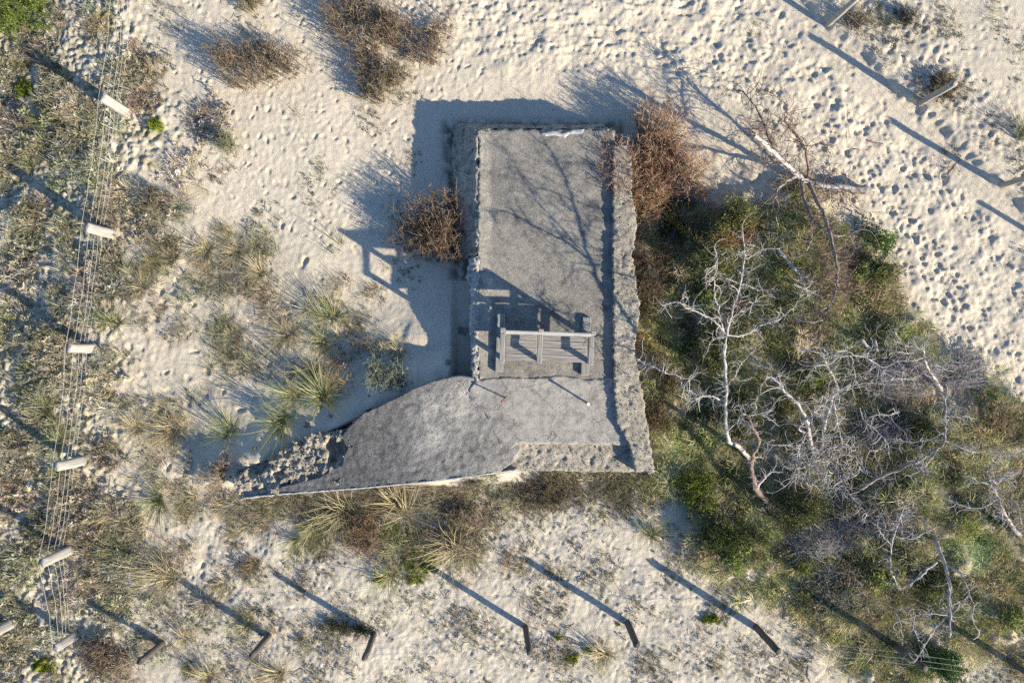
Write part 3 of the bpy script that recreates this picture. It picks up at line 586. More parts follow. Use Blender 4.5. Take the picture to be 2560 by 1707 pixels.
p = on_mask(np.clip(mLT, 0, 1) * noB * (1 - .6 * mVL), 4.6); scatter('dry_grass_litter', 'litter_patch', p, rng.uniform(.6, 1.2, len(p)), shade(len(p)), 'thin dry grass and litter on the sand between wing and wire fence', 'grass', .06)
p = on_mask(mSO * noB * (1 - mVL), 8.0, lambda x, y: .25 + .75 * sstep(-.3, .3, fbm(x, y, 1.4, 3, 65))); scatter('sparse_dune_plants', 'sparse_patch', p, rng.uniform(.6, 1.2, len(p)), shade(len(p)), 'sparse tiny plants, twigs and thin grass on the grey sand below the bunker', 'plants', .05)
EDGE_S = sstep(-34, -4, sdf([(640, 1248), (900, 1222), (1280, 1182), (1640, 1186), (1650, 1225), (1280, 1232), (900, 1262), (660, 1290)], PX, PY))
p = on_mask(EDGE_S * noB, 16); scatter('wing_foot_grass', 'litter_patch', p, rng.uniform(.6, 1.15, len(p)), shade(len(p)) * .8, 'mixed dry grass and low plants along the lower edge of the wing and terrace', 'grass', .06)
open_sand = np.clip(1 - mVL - mLT - mSO - mGR - mTR - .8 * mFT, 0, 1) * noB
p = on_mask(open_sand, 2.2, lambda x, y: .15 + .85 * sstep(0, .4, fbm(x, y, .9, 3, 78))); scatter('sand_debris', 'sparse_patch', p, rng.uniform(.45, 1.0, len(p)), shade(len(p)), 'stray twigs and tiny sprigs on the open sand around the shrubs', 'litter', .05)
p = on_mask(mTR, 5.0); scatter('sparse_bank_plants', 'sparse_patch', p, rng.uniform(.6, 1.1, len(p)), shade(len(p)), 'sparse grey plants on the sand bank behind the upper right posts', 'plants', .05)
gp = mGR * noB * (1 - .75 * sstep(.3, .75, hollow_shade + .2 * n2))
p = on_mask(gp, 6.0); scatter('thicket_grass', 'thicket_patch', p, rng.uniform(.7, 1.25, len(p)), shade(len(p), .2), 'thick green and straw grass filling the thicket around the dead trees', 'grass', .12)
p = on_mask(gp, 1.3, lambda x, y: sstep(-.25, .2, fbm(x, y, 1.1, 2, 70))); scatter('thicket_scrub', 'scrub_crown', p, rng.uniform(.6, 1.5, len(p)), shade(len(p), .2), 'low leafy green and brown scrub under the dead trees', 'undergrowth', .12)
p = on_mask(MOSS, 500); scatter('moss_cushions', 'cushion', p, rng.uniform(.35, .8, len(p)), pick(len(p), [(0.16, 0.20, 0.015), (0.11, 0.15, 0.015), (0.20, 0.22, 0.03)], [3, 2, 1]), 'bright green moss cushions on the sand, largest below the wing', 'moss')

# ------------------------------------------------------------------ pebbles showing in the rough concrete
pp = []
for nm, num in (('broken_concrete', 4200), ('parapet_wall', 2600), ('terrace_strip', 1500), ('broken_shoulder', 2600), ('chipped_edge', 500)):
    me = bpy.data.objects[nm].data; v = np.zeros(len(me.vertices) * 3, np.float32); me.vertices.foreach_get('co', v); v = v.reshape(-1, 3)
    v = v[v[:, 2] > 0.12]; q = v[rng.integers(0, len(v), num)] + rng.normal(0, .01, (num, 3)); pp.append(q)
pp = np.vstack(pp)
scatter('aggregate_pebbles', 'pebble', pp, rng.uniform(.25, .95, len(pp)) ** 1.3, pick(len(pp), [(0.45, 0.40, 0.32), (0.30, 0.27, 0.22), (0.55, 0.52, 0.46), (0.18, 0.16, 0.14), (0.36, 0.24, 0.17)], [4, 4, 2, 2, .5]), 'pebbles of the exposed aggregate in the broken concrete', None, .5, bunker)
bp_ = np.column_stack([rng.uniform(wx(1205, ZT), wx(1520, ZT), 900), rng.uniform(wy(1090, ZT), wy(335, ZT), 900), np.full(900, ZT + .004)])
scatter('roof_grit', 'pebble', bp_, rng.uniform(.1, .45, 900) ** 1.3, pick(900, [(0.5, 0.48, 0.44), (0.25, 0.23, 0.2)], [2, 1]), 'grit and shell bits lying on the concrete roof', None, .3, bunker)
CH = []
for k in range(7):
    bm = bmesh.new(); bmesh.ops.create_cube(bm, size=1.0); bmesh.ops.subdivide_edges(bm, edges=bm.edges[:], cuts=1)
    rg = np.random.default_rng(400 + k)
    for v in bm.verts: v.co = v.co * (1 + .22 * rg.standard_normal()) + Vector(rg.normal(0, .07, 3))
    me = bpy.data.meshes.new('concrete_chunk'); bm.to_mesh(me); bm.free(); me.materials.append(M_conc_rough if k % 2 else M_conc); CH.append(me)
me = bpy.data.objects['broken_concrete'].data; v = np.zeros(len(me.vertices) * 3, np.float32); me.vertices.foreach_get('co', v); v = v.reshape(-1, 3); v = v[v[:, 2] > .25]
spots = [tuple(q) for q in v[rng.integers(0, len(v), 80)]]
for px_, py_ in [(690, 1095), (640, 1130), (575, 1190), (560, 1240), (760, 1060), (840, 1030), (910, 990), (1000, 950), (1130, 700), (1120, 900), (1140, 820), (1100, 660), (1660, 1190), (1610, 1200)]:
    g_ = G(px_ + rng.uniform(-15, 15), py_ + rng.uniform(-12, 12)); spots.append((g_.x, g_.y, g_.z + .01))
for q in spots:
    o = bpy.data.objects.new('concrete_chunk', random.choice(CH)); C.objects.link(o); o.parent = bunker; sc = random.uniform(.035, .13) * random.uniform(.6, 1.1)
    o.location = q; o.scale = (sc * random.uniform(.8, 1.4), sc, sc * random.uniform(.45, .9)); o.rotation_euler = (random.uniform(-.4, .4), random.uniform(-.4, .4), random.uniform(0, 6.28))
# two short upright pipes set in the screed
def pipe(a, za, b, zb, r, mat, cap):
    acc = Acc(); limb(acc, [P(*a, za), (P(*a, za) + P(*b, zb)) / 2, P(*b, zb)], r, r * .95, 5, 10, (0.5, 0.5, 0.5))
    o = obj('upright_pipe', acc.mesh('upright_pipe'), mat, bunker); t = P(*b, zb); d = (P(*b, zb) - P(*a, za)).normalized()
    acc = Acc(); limb(acc, [t - d * .03, t, t + d * .012], r * 1.35, r * 1.3, 4, 10); obj('pipe_cap', acc.mesh('pipe_cap'), cap, o)
M_rust = m_plain('rusty_steel', (0.16, 0.085, 0.055), 0.7, 0.3, 30); M_whitecap = m_plain('white_plastic', (0.75, 0.73, 0.70), 0.5, 0.4); M_red = m_plain('red_cap', (0.45, 0.07, 0.05), 0.5, 0.4)
pipe((1465, 1005), ZT - .05, (1471, 1010), ZT + .34, .020, M_rust, M_whitecap)
pipe((1265, 992), ZT - .05, (1254, 1004), ZT + .27, .014, M_rust, M_red)

# ------------------------------------------------------------------ bench
bench = empty('wooden_bench', (0.63, -0.01, ZT + .006), math.radians(-2.0))
tag(bench, 'weathered grey two-bay wooden bench with armrests on the bunker roof', 'bench')
XL, XM, XR = -0.80, -0.125, 0.80
for x, w_ in ((XL - .05, .15), (XR - .03, .15)): box('runner', (w_, 1.10, .07), (x, -.05, .035), M_plank_y, bench, (0, 0, 0), .008, .003)
for x in (XL, XM, XR):
    box('back_post', (.085, .075, .88), (x, .165, .07 + .44), M_post, bench, (math.radians(-3), 0, 0), .008, .003)
    box('front_leg', (.085, .08, .575), (x, -.33, .07 + .288), M_post, bench, (0, 0, 0), .008, .003)
    box('armrest', (.088, .53, .045), (x, -.125, .67), M_plank_y, bench, (math.radians(1), 0, 0), .008, .003)
    box('seat_bearer', (.05, .48, .07), (x + .005, -.10, .385), M_plank_y, bench)
for xa, xb in ((XL + .05, XM - .05), (XM + .05, XR - .05)):
    for k in range(4): box('seat_board', (xb - xa, .118, .032), ((xa + xb) / 2, .088 - k * .127, .437 + random.uniform(-.003, .003)), M_plank_x, bench, (random.uniform(-.02, .02), 0, random.uniform(-.006, .006)), .006, .003)
    box('back_board', (xb - xa + .06, .028, .085), ((xa + xb) / 2, .132, .53), M_plank_x, bench, (math.radians(-3), 0, 0), .005, .002)
    for z in (.735, .848): box('back_board', (xb - xa + .06, .028, .108), ((xa + xb) / 2, .142, z), M_plank_x, bench, (math.radians(-3), 0, 0), .005, .002)
box('top_rail', (XR - XL - .09, .055, .04), (0, .158, .925), m_plank('pale_bench_rail', (0.3, 0.29, 0.28), (0.62, 0.60, 0.57), 0), bench, (0, 0, 0), .008, .002)
def lathe(prof, n=14):
    a = np.arange(n) / n * 2 * np.pi; V = np.array([[r * math.cos(t), r * math.sin(t), z] for r, z in prof for t in a]); k = len(prof)
    Q_ = [[i * n + j, i * n + (j + 1) % n, (i + 1) * n + (j + 1) % n, (i + 1) * n + j] for i in range(k - 1) for j in range(n)]; return V, Q_
bt = empty('drink_bottle', P(1357, 813, ZT + .005)); tag(bt, 'small pink drink bottle with a black cap behind the bench', 'bottle')
V, Q_ = lathe([(.001, 0), (.034, .002), (.036, .02), (.036, .13), (.03, .155), (.016, .175), (.015, .185)]); obj('bottle_body', mesh_np('bottle_body', V, Q_), m_plain('pink_plastic', (0.55, 0.09, 0.20), 0.35, 0.5), bt)
V, Q_ = lathe([(.018, .18), (.019, .185), (.019, .215), (.014, .222), (.001, .222)]); obj('cap', mesh_np('cap', V, Q_), m_plain('black_plastic', (0.02, 0.02, 0.022), 0.4, 0.5), bt)

# ------------------------------------------------------------------ fences
def post_mesh(name, r, h, seed, flat=1.0, sides=12, sq=False):
    rg = np.random.default_rng(seed); n = 9; z = np.linspace(-.3, h, n); a = np.arange(sides) / sides * 2 * np.pi + .13
    bend = rg.normal(0, .004, (n, 2)).cumsum(0); ph = 1 + .05 * rg.standard_normal(sides)
    if sq: ph = ph * 1.02 / (np.abs(np.cos(a)) ** 7 + np.abs(np.sin(a)) ** 7) ** (1 / 7); flat = .55
    V = [np.stack([bend[i, 0] + r * (1.05 - .1 * i / n) * ph * np.cos(a), bend[i, 1] + flat * r * (1.05 - .1 * i / n) * ph * np.sin(a), np.full(sides, z[i]) + (.012 * rg.standard_normal(sides) if i == n - 1 else 0)], 1) for i in range(n)]
    V = np.vstack(V); V = np.vstack([V, [[bend[-1, 0], bend[-1, 1], h - .01]]])
    Q_ = [[i * sides + j, i * sides + (j + 1) % sides, (i + 1) * sides + (j + 1) % sides, (i + 1) * sides + j] for i in range(n - 1) for j in range(sides)]
    T_ = [[(n - 1) * sides + j, (n - 1) * sides + (j + 1) % sides, n * sides] for j in range(sides)]
    return mesh_np(name, V, Q_, T_)
def fence(label, bases, h, r, mat, wires, net=None, wr=.004, dips=0.03, sq=False):
    b0 = G(*bases[0]); root = empty('wire_fence', b0); tag(root, label, 'fence')
    pts = [G(*b) for b in bases]
    hs = h if isinstance(h, (list, tuple)) else [h] * len(pts)
    for i, p_ in enumerate(pts):
        o = obj('post', post_mesh('post', r * random.uniform(.92, 1.1), hs[i], i + int(h[0] * 100 if isinstance(h, (list, tuple)) else h * 100), sq=sq), mat, root); o.location = p_ - b0; o.rotation_euler = (random.uniform(-.04, .04), random.uniform(-.04, .04), (math.atan2(-p_.y, -p_.x) + math.pi / 2 + random.uniform(-.2, .2)) if sq else random.uniform(0, 6))
    def strand(z, seed):
        rg = np.random.default_rng(seed); out = []
        for i in range(len(pts) - 1):
            a, b = pts[i], pts[i + 1]
            for t in np.linspace(0, 1, 9)[:-1]:
                out.append([a.x + (b.x - a.x) * t - b0.x, a.y + (b.y - a.y) * t - b0.y, a.z + (b.z - a.z) * t + z * (hs[i] * (1 - t) + hs[i + 1] * t) - dips * math.sin(math.pi * t) * rg.uniform(.4, 1.2) - b0.z])
        out.append(list((pts[-1] - b0) + Vector((0, 0, z * hs[-1])))); out = np.array(out); side = np.array([r * .9, 0, 0]); return out - side
    for k, z in enumerate(wires):
        c = strand(z, k); V, Q_ = tubes(c[None], np.full((1, len(c)), wr), 4); obj('wire', mesh_np('wire', V, Q_), M_wire, root)
    if net:
        lo, hi, gap = net; A_ = strand(lo, 50); B_ = strand(hi, 51); PL = []
        d = np.concatenate([[0], np.cumsum(np.linalg.norm(np.diff(A_, axis=0), axis=1))]); tt = np.arange(0.05, d[-1], gap)
        for t in tt:
            a = np.array([np.interp(t, d, A_[:, i]) for i in range(3)]); b = np.array([np.interp(t, d, B_[:, i]) for i in range(3)])
            a = a + rng.normal(0, .03, 3); PL.append(np.stack([a, (a + b) / 2 + rng.normal(0, .012, 3), b]))
        V, Q_ = tubes(np.array(PL), np.full((len(PL), 3), wr * .8), 3); o = obj('wire_netting', mesh_np('wire_netting', V, Q_), M_wire, root); o['kind'] = 'stuff'
    return root
fence('silver-grey posts with sagging wire netting along the left edge of the sand', [(352, -30), (318, 284), (278, 585), (240, 868), (208, 1148), (178, 1373), (192, 1585)], [.8, .82, .82, .82, .8, .85, .6], .088, M_post, (1.0, .72, .5, .34, .2), (.2, .72, .22), .0036, .07, True)
fence('short silver post fence at the lower left corner of the heath', [(30, 1556), (-260, 1500)], .75, .085, M_post, (.9, .5), None, .004, .03, True)
fence('row of dark wooden posts with thin wires across the sand below the bunker', [(405, 1608), (673, 1588), (937, 1584), (1314, 1566), (1570, 1556), (1890, 1568), (2228, 1604), (2520, 1650)], [.75, .9, .95, 1.12, 1.0, 1.05, 1.05, 1.0], .062, M_post_dark, (.95, .7, .45), None, .003)
fence('pale grey posts along the sandy path at the upper right', [(1850, -150), (2076, 56), (2306, 255), (2512, 461), (2730, 665)], .92, .055, m_plank('sun_bleached_post', (0.22, 0.205, 0.18), (0.42, 0.39, 0.34), 2), (.93, .6, .3), None, .0025)

# ------------------------------------------------------------------ shrubs
def grow(start, d, ln, curl, k, rg, up=0.0):
    """batch of curved twigs: (m,k,3)"""
    m = len(start); d = d / (np.linalg.norm(d, axis=1, keepdims=True) + 1e-9); axs = rg.normal(0, 1, (m, 3)); axs /= np.linalg.norm(axs, axis=1, keepdims=True)
    out = [start]; st = (ln / (k - 1))[:, None]
    for _ in range(k - 1):
        d = d + np.cross(axs, d) * curl + rg.normal(0, .10, (m, 3)) + np.array([0, 0, up]); d /= np.linalg.norm(d, axis=1, keepdims=True); out.append(out[-1] + d * st)
    return np.stack(out, 1)
def vtint(base, n, per, var, rg): return np.repeat(np.clip(np.asarray(base) * (1 + var * rg.standard_normal((n, 1))) * (1 + .07 * rg.standard_normal((n, 3))), .01, .9), per, 0)
def shrub(label, c, rx, ry, h, n, cols, seed, tw=5, r=.0055, cat='shrub', leaf=None, name='dune_shrub', lift=0.0, open_=0.72, group=None):
    n = int(n * .8); tw += 1
    rg = np.random.default_rng(seed); o = G(*c); root = empty(name, o); tag(root, label, cat, group)
    rx, ry = rx / 125.5, ry / 125.5
    a = rg.uniform(0, 6.283, n); rr = np.sqrt(rg.random(n)) * (1 + .24 * np.sin(a * 2 + seed * 1.7) + .18 * np.sin(a * 3 + seed) + .14 * np.sin(a * 5 + 2 * seed)) * rg.uniform(.75, 1.12, n)
    nc = 8; ca = rg.uniform(0, 6.283, nc); cq = np.sqrt(rg.random(nc)) * .8; ck_ = rg.integers(0, nc, n); ox = rx * np.cos(ca) * cq; oy = ry * np.sin(ca) * cq; hs_ = rg.uniform(.65, 1.1, nc); rr = rr * .5 * rg.uniform(.7, 1.25, nc)[ck_]
    base = np.stack([rx * np.cos(a) * rr * open_ + rg.normal(0, .03, n), ry * np.sin(a) * rr * open_ + rg.normal(0, .03, n), np.full(n, -.06)], 1)
    tip = np.stack([rx * np.cos(a) * rr, ry * np.sin(a) * rr, h * np.sqrt(np.clip(1.08 - .8 * rr * rr, .04, 1)) * rg.uniform(.4, 1.1, n)], 1)
    off = np.stack([ox[ck_], oy[ck_], np.zeros(n)], 1); tip[:, 2] *= hs_[ck_]; base = base + off; tip = tip + off + rg.normal(0, .05, (n, 3)) * [1, 1, .3]
    mid = base * .35 + tip * .65; mid[:, 2] = base[:, 2] * .3 + tip[:, 2] * .78; mid += rg.normal(0, .03, (n, 3))
    q1 = base * .72 + tip * .28; q1[:, 2] = tip[:, 2] * .42
    Pn = np.stack([base, q1, mid, tip], 1); g0 = o.z
    Rn = np.stack([np.full(n, r * 1.3), np.full(n, r * 1.1), np.full(n, r * .8), np.full(n, r * .5)], 1)
    acc = Acc(); V, Q_ = tubes(Pn, Rn, 3); ck = np.array(cols)[rg.integers(0, len(cols), n)]; cc = np.repeat(np.clip(ck * (1 + .25 * rg.standard_normal((n, 1))), .01, .9), 12, 0); acc.add(V, Q_, None, cc)
    obj('stem', acc.mesh('stem'), M_plant, root)
    acc = Acc(); m = n * tw; ii = rg.integers(0, n, m); t = rg.uniform(.35, 1, m)[:, None]
    s = np.where(t < .66, Pn[ii, 1] + (Pn[ii, 2] - Pn[ii, 1]) * (t - .33) / .33, Pn[ii, 2] + (Pn[ii, 3] - Pn[ii, 2]) * (t - .66) / .34)
    d = (Pn[ii, 3] - Pn[ii, 1]); d /= np.linalg.norm(d, axis=1, keepdims=True) + 1e-9; d = d + rg.normal(0, .55, (m, 3))
    tp = grow(s, d + rg.normal(0, .25, (m, 3)), rg.uniform(.07, .24, m) * (.6 + .5 * h), .2, 3, rg, .02)
    V, Q_ = tubes(tp, np.stack([np.full(m, r * .62), np.full(m, r * .5), np.full(m, r * .32)], 1), 3)
    ck = np.array(cols)[rg.integers(0, len(cols), m)]; acc.add(V, Q_, None, np.repeat(np.clip(ck * (1 + .3 * rg.standard_normal((m, 1))), .01, .9), 9, 0))
    if leaf:
        lc, num, ls = leaf; num = int(num * 1.6); ls = ls * .9; jj = rg.integers(0, m, num); p0 = tp[jj, 1 + rg.integers(0, 2, num)] + rg.normal(0, .015, (num, 3)); dd = rg.normal(0, 1, (num, 3)); dd[:, 2] = np.abs(dd[:, 2]); dd /= np.linalg.norm(dd, axis=1, keepdims=True)
        sd = np.cross(dd, rg.normal(0, 1, (num, 3))); sd /= np.linalg.norm(sd, axis=1, keepdims=True); l_ = rg.uniform(.6, 1.3, num)[:, None] * ls
        V = np.stack([p0, p0 + dd * l_ * .5 + sd * l_ * .28, p0 + dd * l_, p0 + dd * l_ * .5 - sd * l_ * .28], 1).reshape(-1, 3)
        ck = np.array(lc)[rg.integers(0, len(lc), num)]; fo = Acc(); fo.add(V, np.arange(num * 4).reshape(-1, 4), None, np.repeat(np.clip(ck * (1 + .28 * rg.standard_normal((num, 1))), .01, .9), 4, 0))
        obj('foliage', fo.mesh('foliage', False), M_plant, root)['kind'] = 'stuff'
    obj('twigs', acc.mesh('twigs'), M_plant, root)['kind'] = 'stuff'
    return root
RB = [(0.22, 0.145, 0.105), (0.16, 0.115, 0.09), (0.32, 0.24, 0.18), (0.13, 0.10, 0.08), (0.21, 0.18, 0.11)]
RD = [(0.30, 0.17, 0.115), (0.25, 0.15, 0.105), (0.40, 0.28, 0.20), (0.18, 0.12, 0.085), (0.22, 0.19, 0.10)]
GB = [(0.20, 0.16, 0.125), (0.32, 0.275, 0.225), (0.13, 0.105, 0.085), (0.18, 0.17, 0.10)]
LG = [(0.10, 0.13, 0.04), (0.14, 0.15, 0.05), (0.19, 0.14, 0.07)]
shrub('twiggy brown shrub on open sand, left of the largest one at the top', (655, 165), 118, 66, .50, 420, GB + RB, 1, 5, leaf=(LG, 1200, .02))
shrub('largest sprawling brown shrub at the top edge of the photo', (925, 90), 122, 128, .58, 640, RB + GB, 2, 5, leaf=([(0.24, 0.13, 0.08)] + LG, 2400, .02))
shrub('low brown shrub trailing right of the largest shrub at the top', (1080, 110), 70, 62, .30, 200, GB + RB, 3, 5)
shrub('dark twiggy shrub tucked under the lower side of the largest top shrub', (965, 215), 66, 52, .42, 260, GB, 4, 5, leaf=(LG, 900, .02))
shrub('reddish brown shrub against the left wall of the bunker', (1090, 585), 96, 125, .72, 640, RB, 5, 5, leaf=([(0.22, 0.125, 0.08), (0.14, 0.13, 0.06)], 1700, .02))
shrub('big russet shrub at the upper right corner of the bunker', (1622, 432), 128, 150, .85, 1500, [(0.43, 0.25, 0.175), (0.33, 0.195, 0.14), (0.54, 0.38, 0.28), (0.26, 0.165, 0.12), (0.30, 0.26, 0.14)], 6, 6, leaf=([(0.48, 0.27, 0.185), (0.40, 0.235, 0.16), (0.53, 0.35, 0.25), (0.24, 0.24, 0.10)], 7500, .02))
shrub('olive green shrub under the lower side of the big russet shrub', (1590, 520), 60, 50, .5, 260, [(0.2, 0.2, 0.09), (0.28, 0.2, 0.13)], 48, 5, leaf=([(0.2, 0.22, 0.08), (0.3, 0.22, 0.14)], 1800, .022))
shrub('russet heather patch below the wing of the bunker', (880, 1335), 84, 62, .32, 420, RD[:3] + GB, 7, 5, leaf=([(0.30, 0.15, 0.10), (0.16, 0.14, 0.07)], 2400, .018))
shrub('dark brown heather beside the moss below the wing', (1150, 1320), 76, 70, .26, 300, GB, 8, 5, leaf=(LG, 900, .018))
shrub('low olive heather under the terrace edge', (1370, 1225), 70, 44, .24, 240, GB, 9, 5, leaf=(LG, 1400, .018))
shrub('rounded grey-green bush in the shade above the wing', (968, 935), 52, 38, .30, 190, [(0.22, 0.25, 0.18), (0.3, 0.31, 0.25), (0.14, 0.17, 0.11)], 10, 5, leaf=([(0.17, 0.22, 0.14), (0.25, 0.29, 0.21)], 1600, .02))
shrub('bright green broom bush in the upper left corner', (65, 40), 86, 58, .45, 260, [(0.12, 0.15, 0.04), (0.09, 0.12, 0.03)], 11, 5, leaf=([(0.12, 0.19, 0.03), (0.18, 0.25, 0.05), (0.08, 0.12, 0.02)], 4200, .026))
shrub('small olive ball-shaped bush at the top edge of the sand', (628, 14), 24, 20, .28, 90, GB + [(0.14, 0.13, 0.06)], 12, 5, leaf=(LG, 500, .018))
shrub('small grey-green bush alone on the sand, left of the bunker', (572, 358), 38, 26, .34, 110, [(0.18, 0.19, 0.12), (0.26, 0.25, 0.18)], 13, 5, leaf=([(0.16, 0.19, 0.10), (0.22, 0.24, 0.16)], 700, .02))
shrub('fresh green bush at the bottom edge among the fallen branches', (2320, 1655), 62, 48, .42, 240, [(0.10, 0.15, 0.05)], 14, 5, leaf=([(0.12, 0.22, 0.06), (0.17, 0.28, 0.09), (0.08, 0.14, 0.04)], 4200, .03))
shrub('dark green bush left of the broken trunk stump', (1830, 1330), 86, 62, .38, 320, [(0.09, 0.12, 0.035), (0.13, 0.14, 0.06)], 15, 5, leaf=([(0.08, 0.12, 0.03), (0.13, 0.17, 0.04)], 3400, .024))
shrub('yellow-green bush beside the lower right corner of the bunker', (1745, 1215), 66, 54, .34, 240, [(0.14, 0.16, 0.04)], 16, 5, leaf=([(0.20, 0.25, 0.03), (0.12, 0.17, 0.03)], 2800, .024))
shrub('dark heather in the hollow between russet shrub and thicket', (1690, 560), 80, 50, .42, 260, [(0.05, 0.065, 0.025), (0.09, 0.08, 0.04)], 17, 5, leaf=([(0.045, 0.06, 0.02), (0.07, 0.08, 0.03)], 2600, .024))
HC = [(0.15, 0.17, 0.06), (0.24, 0.22, 0.10), (0.11, 0.13, 0.05)]; HL = [(0.13, 0.17, 0.045), (0.26, 0.25, 0.09), (0.34, 0.29, 0.14), (0.10, 0.13, 0.04)]
shrub('tall olive gorse below the fallen tree, at the head of the thicket', (1800, 560), 62, 46, .80, 300, HC, 41, 5, leaf=(HL, 3200, .026))
shrub('tall olive gorse in front of the top of the long white tree', (1770, 665), 46, 60, .75, 300, HC, 42, 5, leaf=(HL, 3200, .026))
shrub('tall olive gorse under the left branches of the long white tree', (1775, 870), 46, 70, .75, 320, HC, 43, 5, leaf=(HL, 3400, .026))
shrub('tall olive gorse right of the hollow beside the lower trunk', (1835, 1030), 44, 60, .70, 260, HC, 44, 5, leaf=(HL, 2800, .026))
shrub('tall dark gorse right of the forked trunk stump', (1985, 1270), 66, 44, .65, 280, HC, 45, 5, leaf=(HL, 2800, .026))
shrub('tall olive gorse below the brush piles at the right', (2280, 1085), 50, 40, .60, 240, HC, 46, 5, leaf=(HL, 2400, .026))
shrub('tall gorse left of the straight white trunk', (2330, 1440), 44, 40, .60, 220, HC, 47, 5, leaf=(HL, 2200, .026))
shrub('rust-coloured dead bush at the top of the thicket', (1835, 590), 48, 38, .50, 240, [(0.42, 0.24, 0.13), (0.3, 0.17, 0.1), (0.5, 0.34, 0.2)], 18, 6, leaf=([(0.45, 0.25, 0.12)], 900, .02))
shrub('brown heather strip along the right wall of the bunker', (1625, 700), 46, 110, .34, 300, RB, 19, 5, leaf=([(0.2, 0.13, 0.07), (0.13, 0.13, 0.05)], 1600, .02))
shrub('dry brown heather beside the parapet, halfway down', (1650, 980), 60, 100, .34, 300, RB + [(0.3, 0.25, 0.13)], 20, 5, leaf=(LG + [(0.25, 0.16, 0.08)], 1800, .02))
shrub('dark little heather with its own shadow on the left sand', (395, 500), 36, 26, .28, 110, GB, 21, 5)
shrub('small dark heather left of the wing tip', (545, 1165), 34, 52, .28, 130, [(0.22, 0.16, 0.12), (0.3, 0.24, 0.19)], 22, 5)
shrub('low dark plant clump beside the middle dark post', (880, 1560), 66, 24, .14, 150, [(0.08, 0.08, 0.05), (0.13, 0.12, 0.08)], 23, 5, leaf=([(0.07, 0.085, 0.045)], 700, .018))
shrub('small dark plant behind the second pale post at the upper right', (2350, 215), 46, 34, .22, 130, [(0.13, 0.12, 0.07), (0.22, 0.17, 0.11)], 24, 5, leaf=(LG, 500, .018))
shrub('dried plant at the foot of the topmost pale post', (2125, 45), 36, 30, .2, 90, GB, 25, 5)
shrub('dark plant pair on the pale sand near the top right corner', (2270, 42), 44, 24, .14, 90, [(0.12, 0.12, 0.09), (0.2, 0.19, 0.15)], 26, 5)
shrub('brown heather clump at the lower left corner by the fence end', (285, 1625), 80, 52, .26, 260, RB + GB, 27, 5)

# ------------------------------------------------------------------ marram tufts
def tuft_mesh(seed, n, ln, lean, cols, width=.008, rad=.05):
    rg = np.random.default_rng(seed); Vs, Qs, Cs = [], [], []; k = 0; wind = rg.uniform(0, 6.28)
    for h in range(3):
        m = n // 3; V, Q_, c = blades(m, rad, ln * rg.uniform(.6, 1.05), lean * rg.uniform(.7, 1.05), width, 6, seed * 7 + h, 1.1, .85, 1.2)
        V = V + np.array([math.cos(wind), math.sin(wind), 0]) * (V[:, 2:3] * .45) + np.array([rg.normal(0, .07), rg.normal(0, .07), 0])
        ck = np.array(cols)[rg.integers(0, len(cols), m)]; Vs.append(V); Qs.append(Q_ + k); k += len(V); Cs.append(np.repeat(ck, 14, 0) * c[:, None])
    V, Q_, cc = np.vstack(Vs), np.vstack(Qs), np.vstack(Cs); return mesh_np('marram_tuft', V, Q_, None, np.clip(cc, .01, .9))
MG = [(0.20, 0.23, 0.09), (0.28, 0.30, 0.13), (0.44, 0.40, 0.22), (0.14, 0.18, 0.08)]
MS = [(0.52, 0.44, 0.27), (0.42, 0.36, 0.21), (0.34, 0.31, 0.16), (0.6, 0.52, 0.34)]
MD = [(0.40, 0.34, 0.26), (0.30, 0.25, 0.19), (0.5, 0.44, 0.35)]
M_marram = m_vcol('marram_blade', 0.7, 0.25, trans=0.3)
TM = {'g': [tuft_mesh(200 + i, 120, .72, .85, MG, .011) for i in range(3)], 's': [tuft_mesh(210 + i, 130, .66, .95, MS, .010) for i in range(3)], 'd': [tuft_mesh(220 + i, 120, .50, 1.0, MD, .009) for i in range(3)], 't': [tuft_mesh(230 + i, 34, .55, .8, MG + MS, .009) for i in range(3)]}
for k in TM:
    for m_ in TM[k]: m_.materials.append(M_marram)
def marram(px, py, kind, sc, label):
    o = bpy.data.objects.new('marram_tuft', random.choice(TM[kind])); C.objects.link(o); o.location = G(px, py, -.02); o.rotation_euler = (random.uniform(-.15, .15), random.uniform(-.15, .15), random.uniform(0, 6.28)); sc *= 1.3; o.scale = (sc, sc, sc * random.uniform(.85, 1.1))
    tag(o, label, 'grass tuft', 'marram grass tufts on the sand')
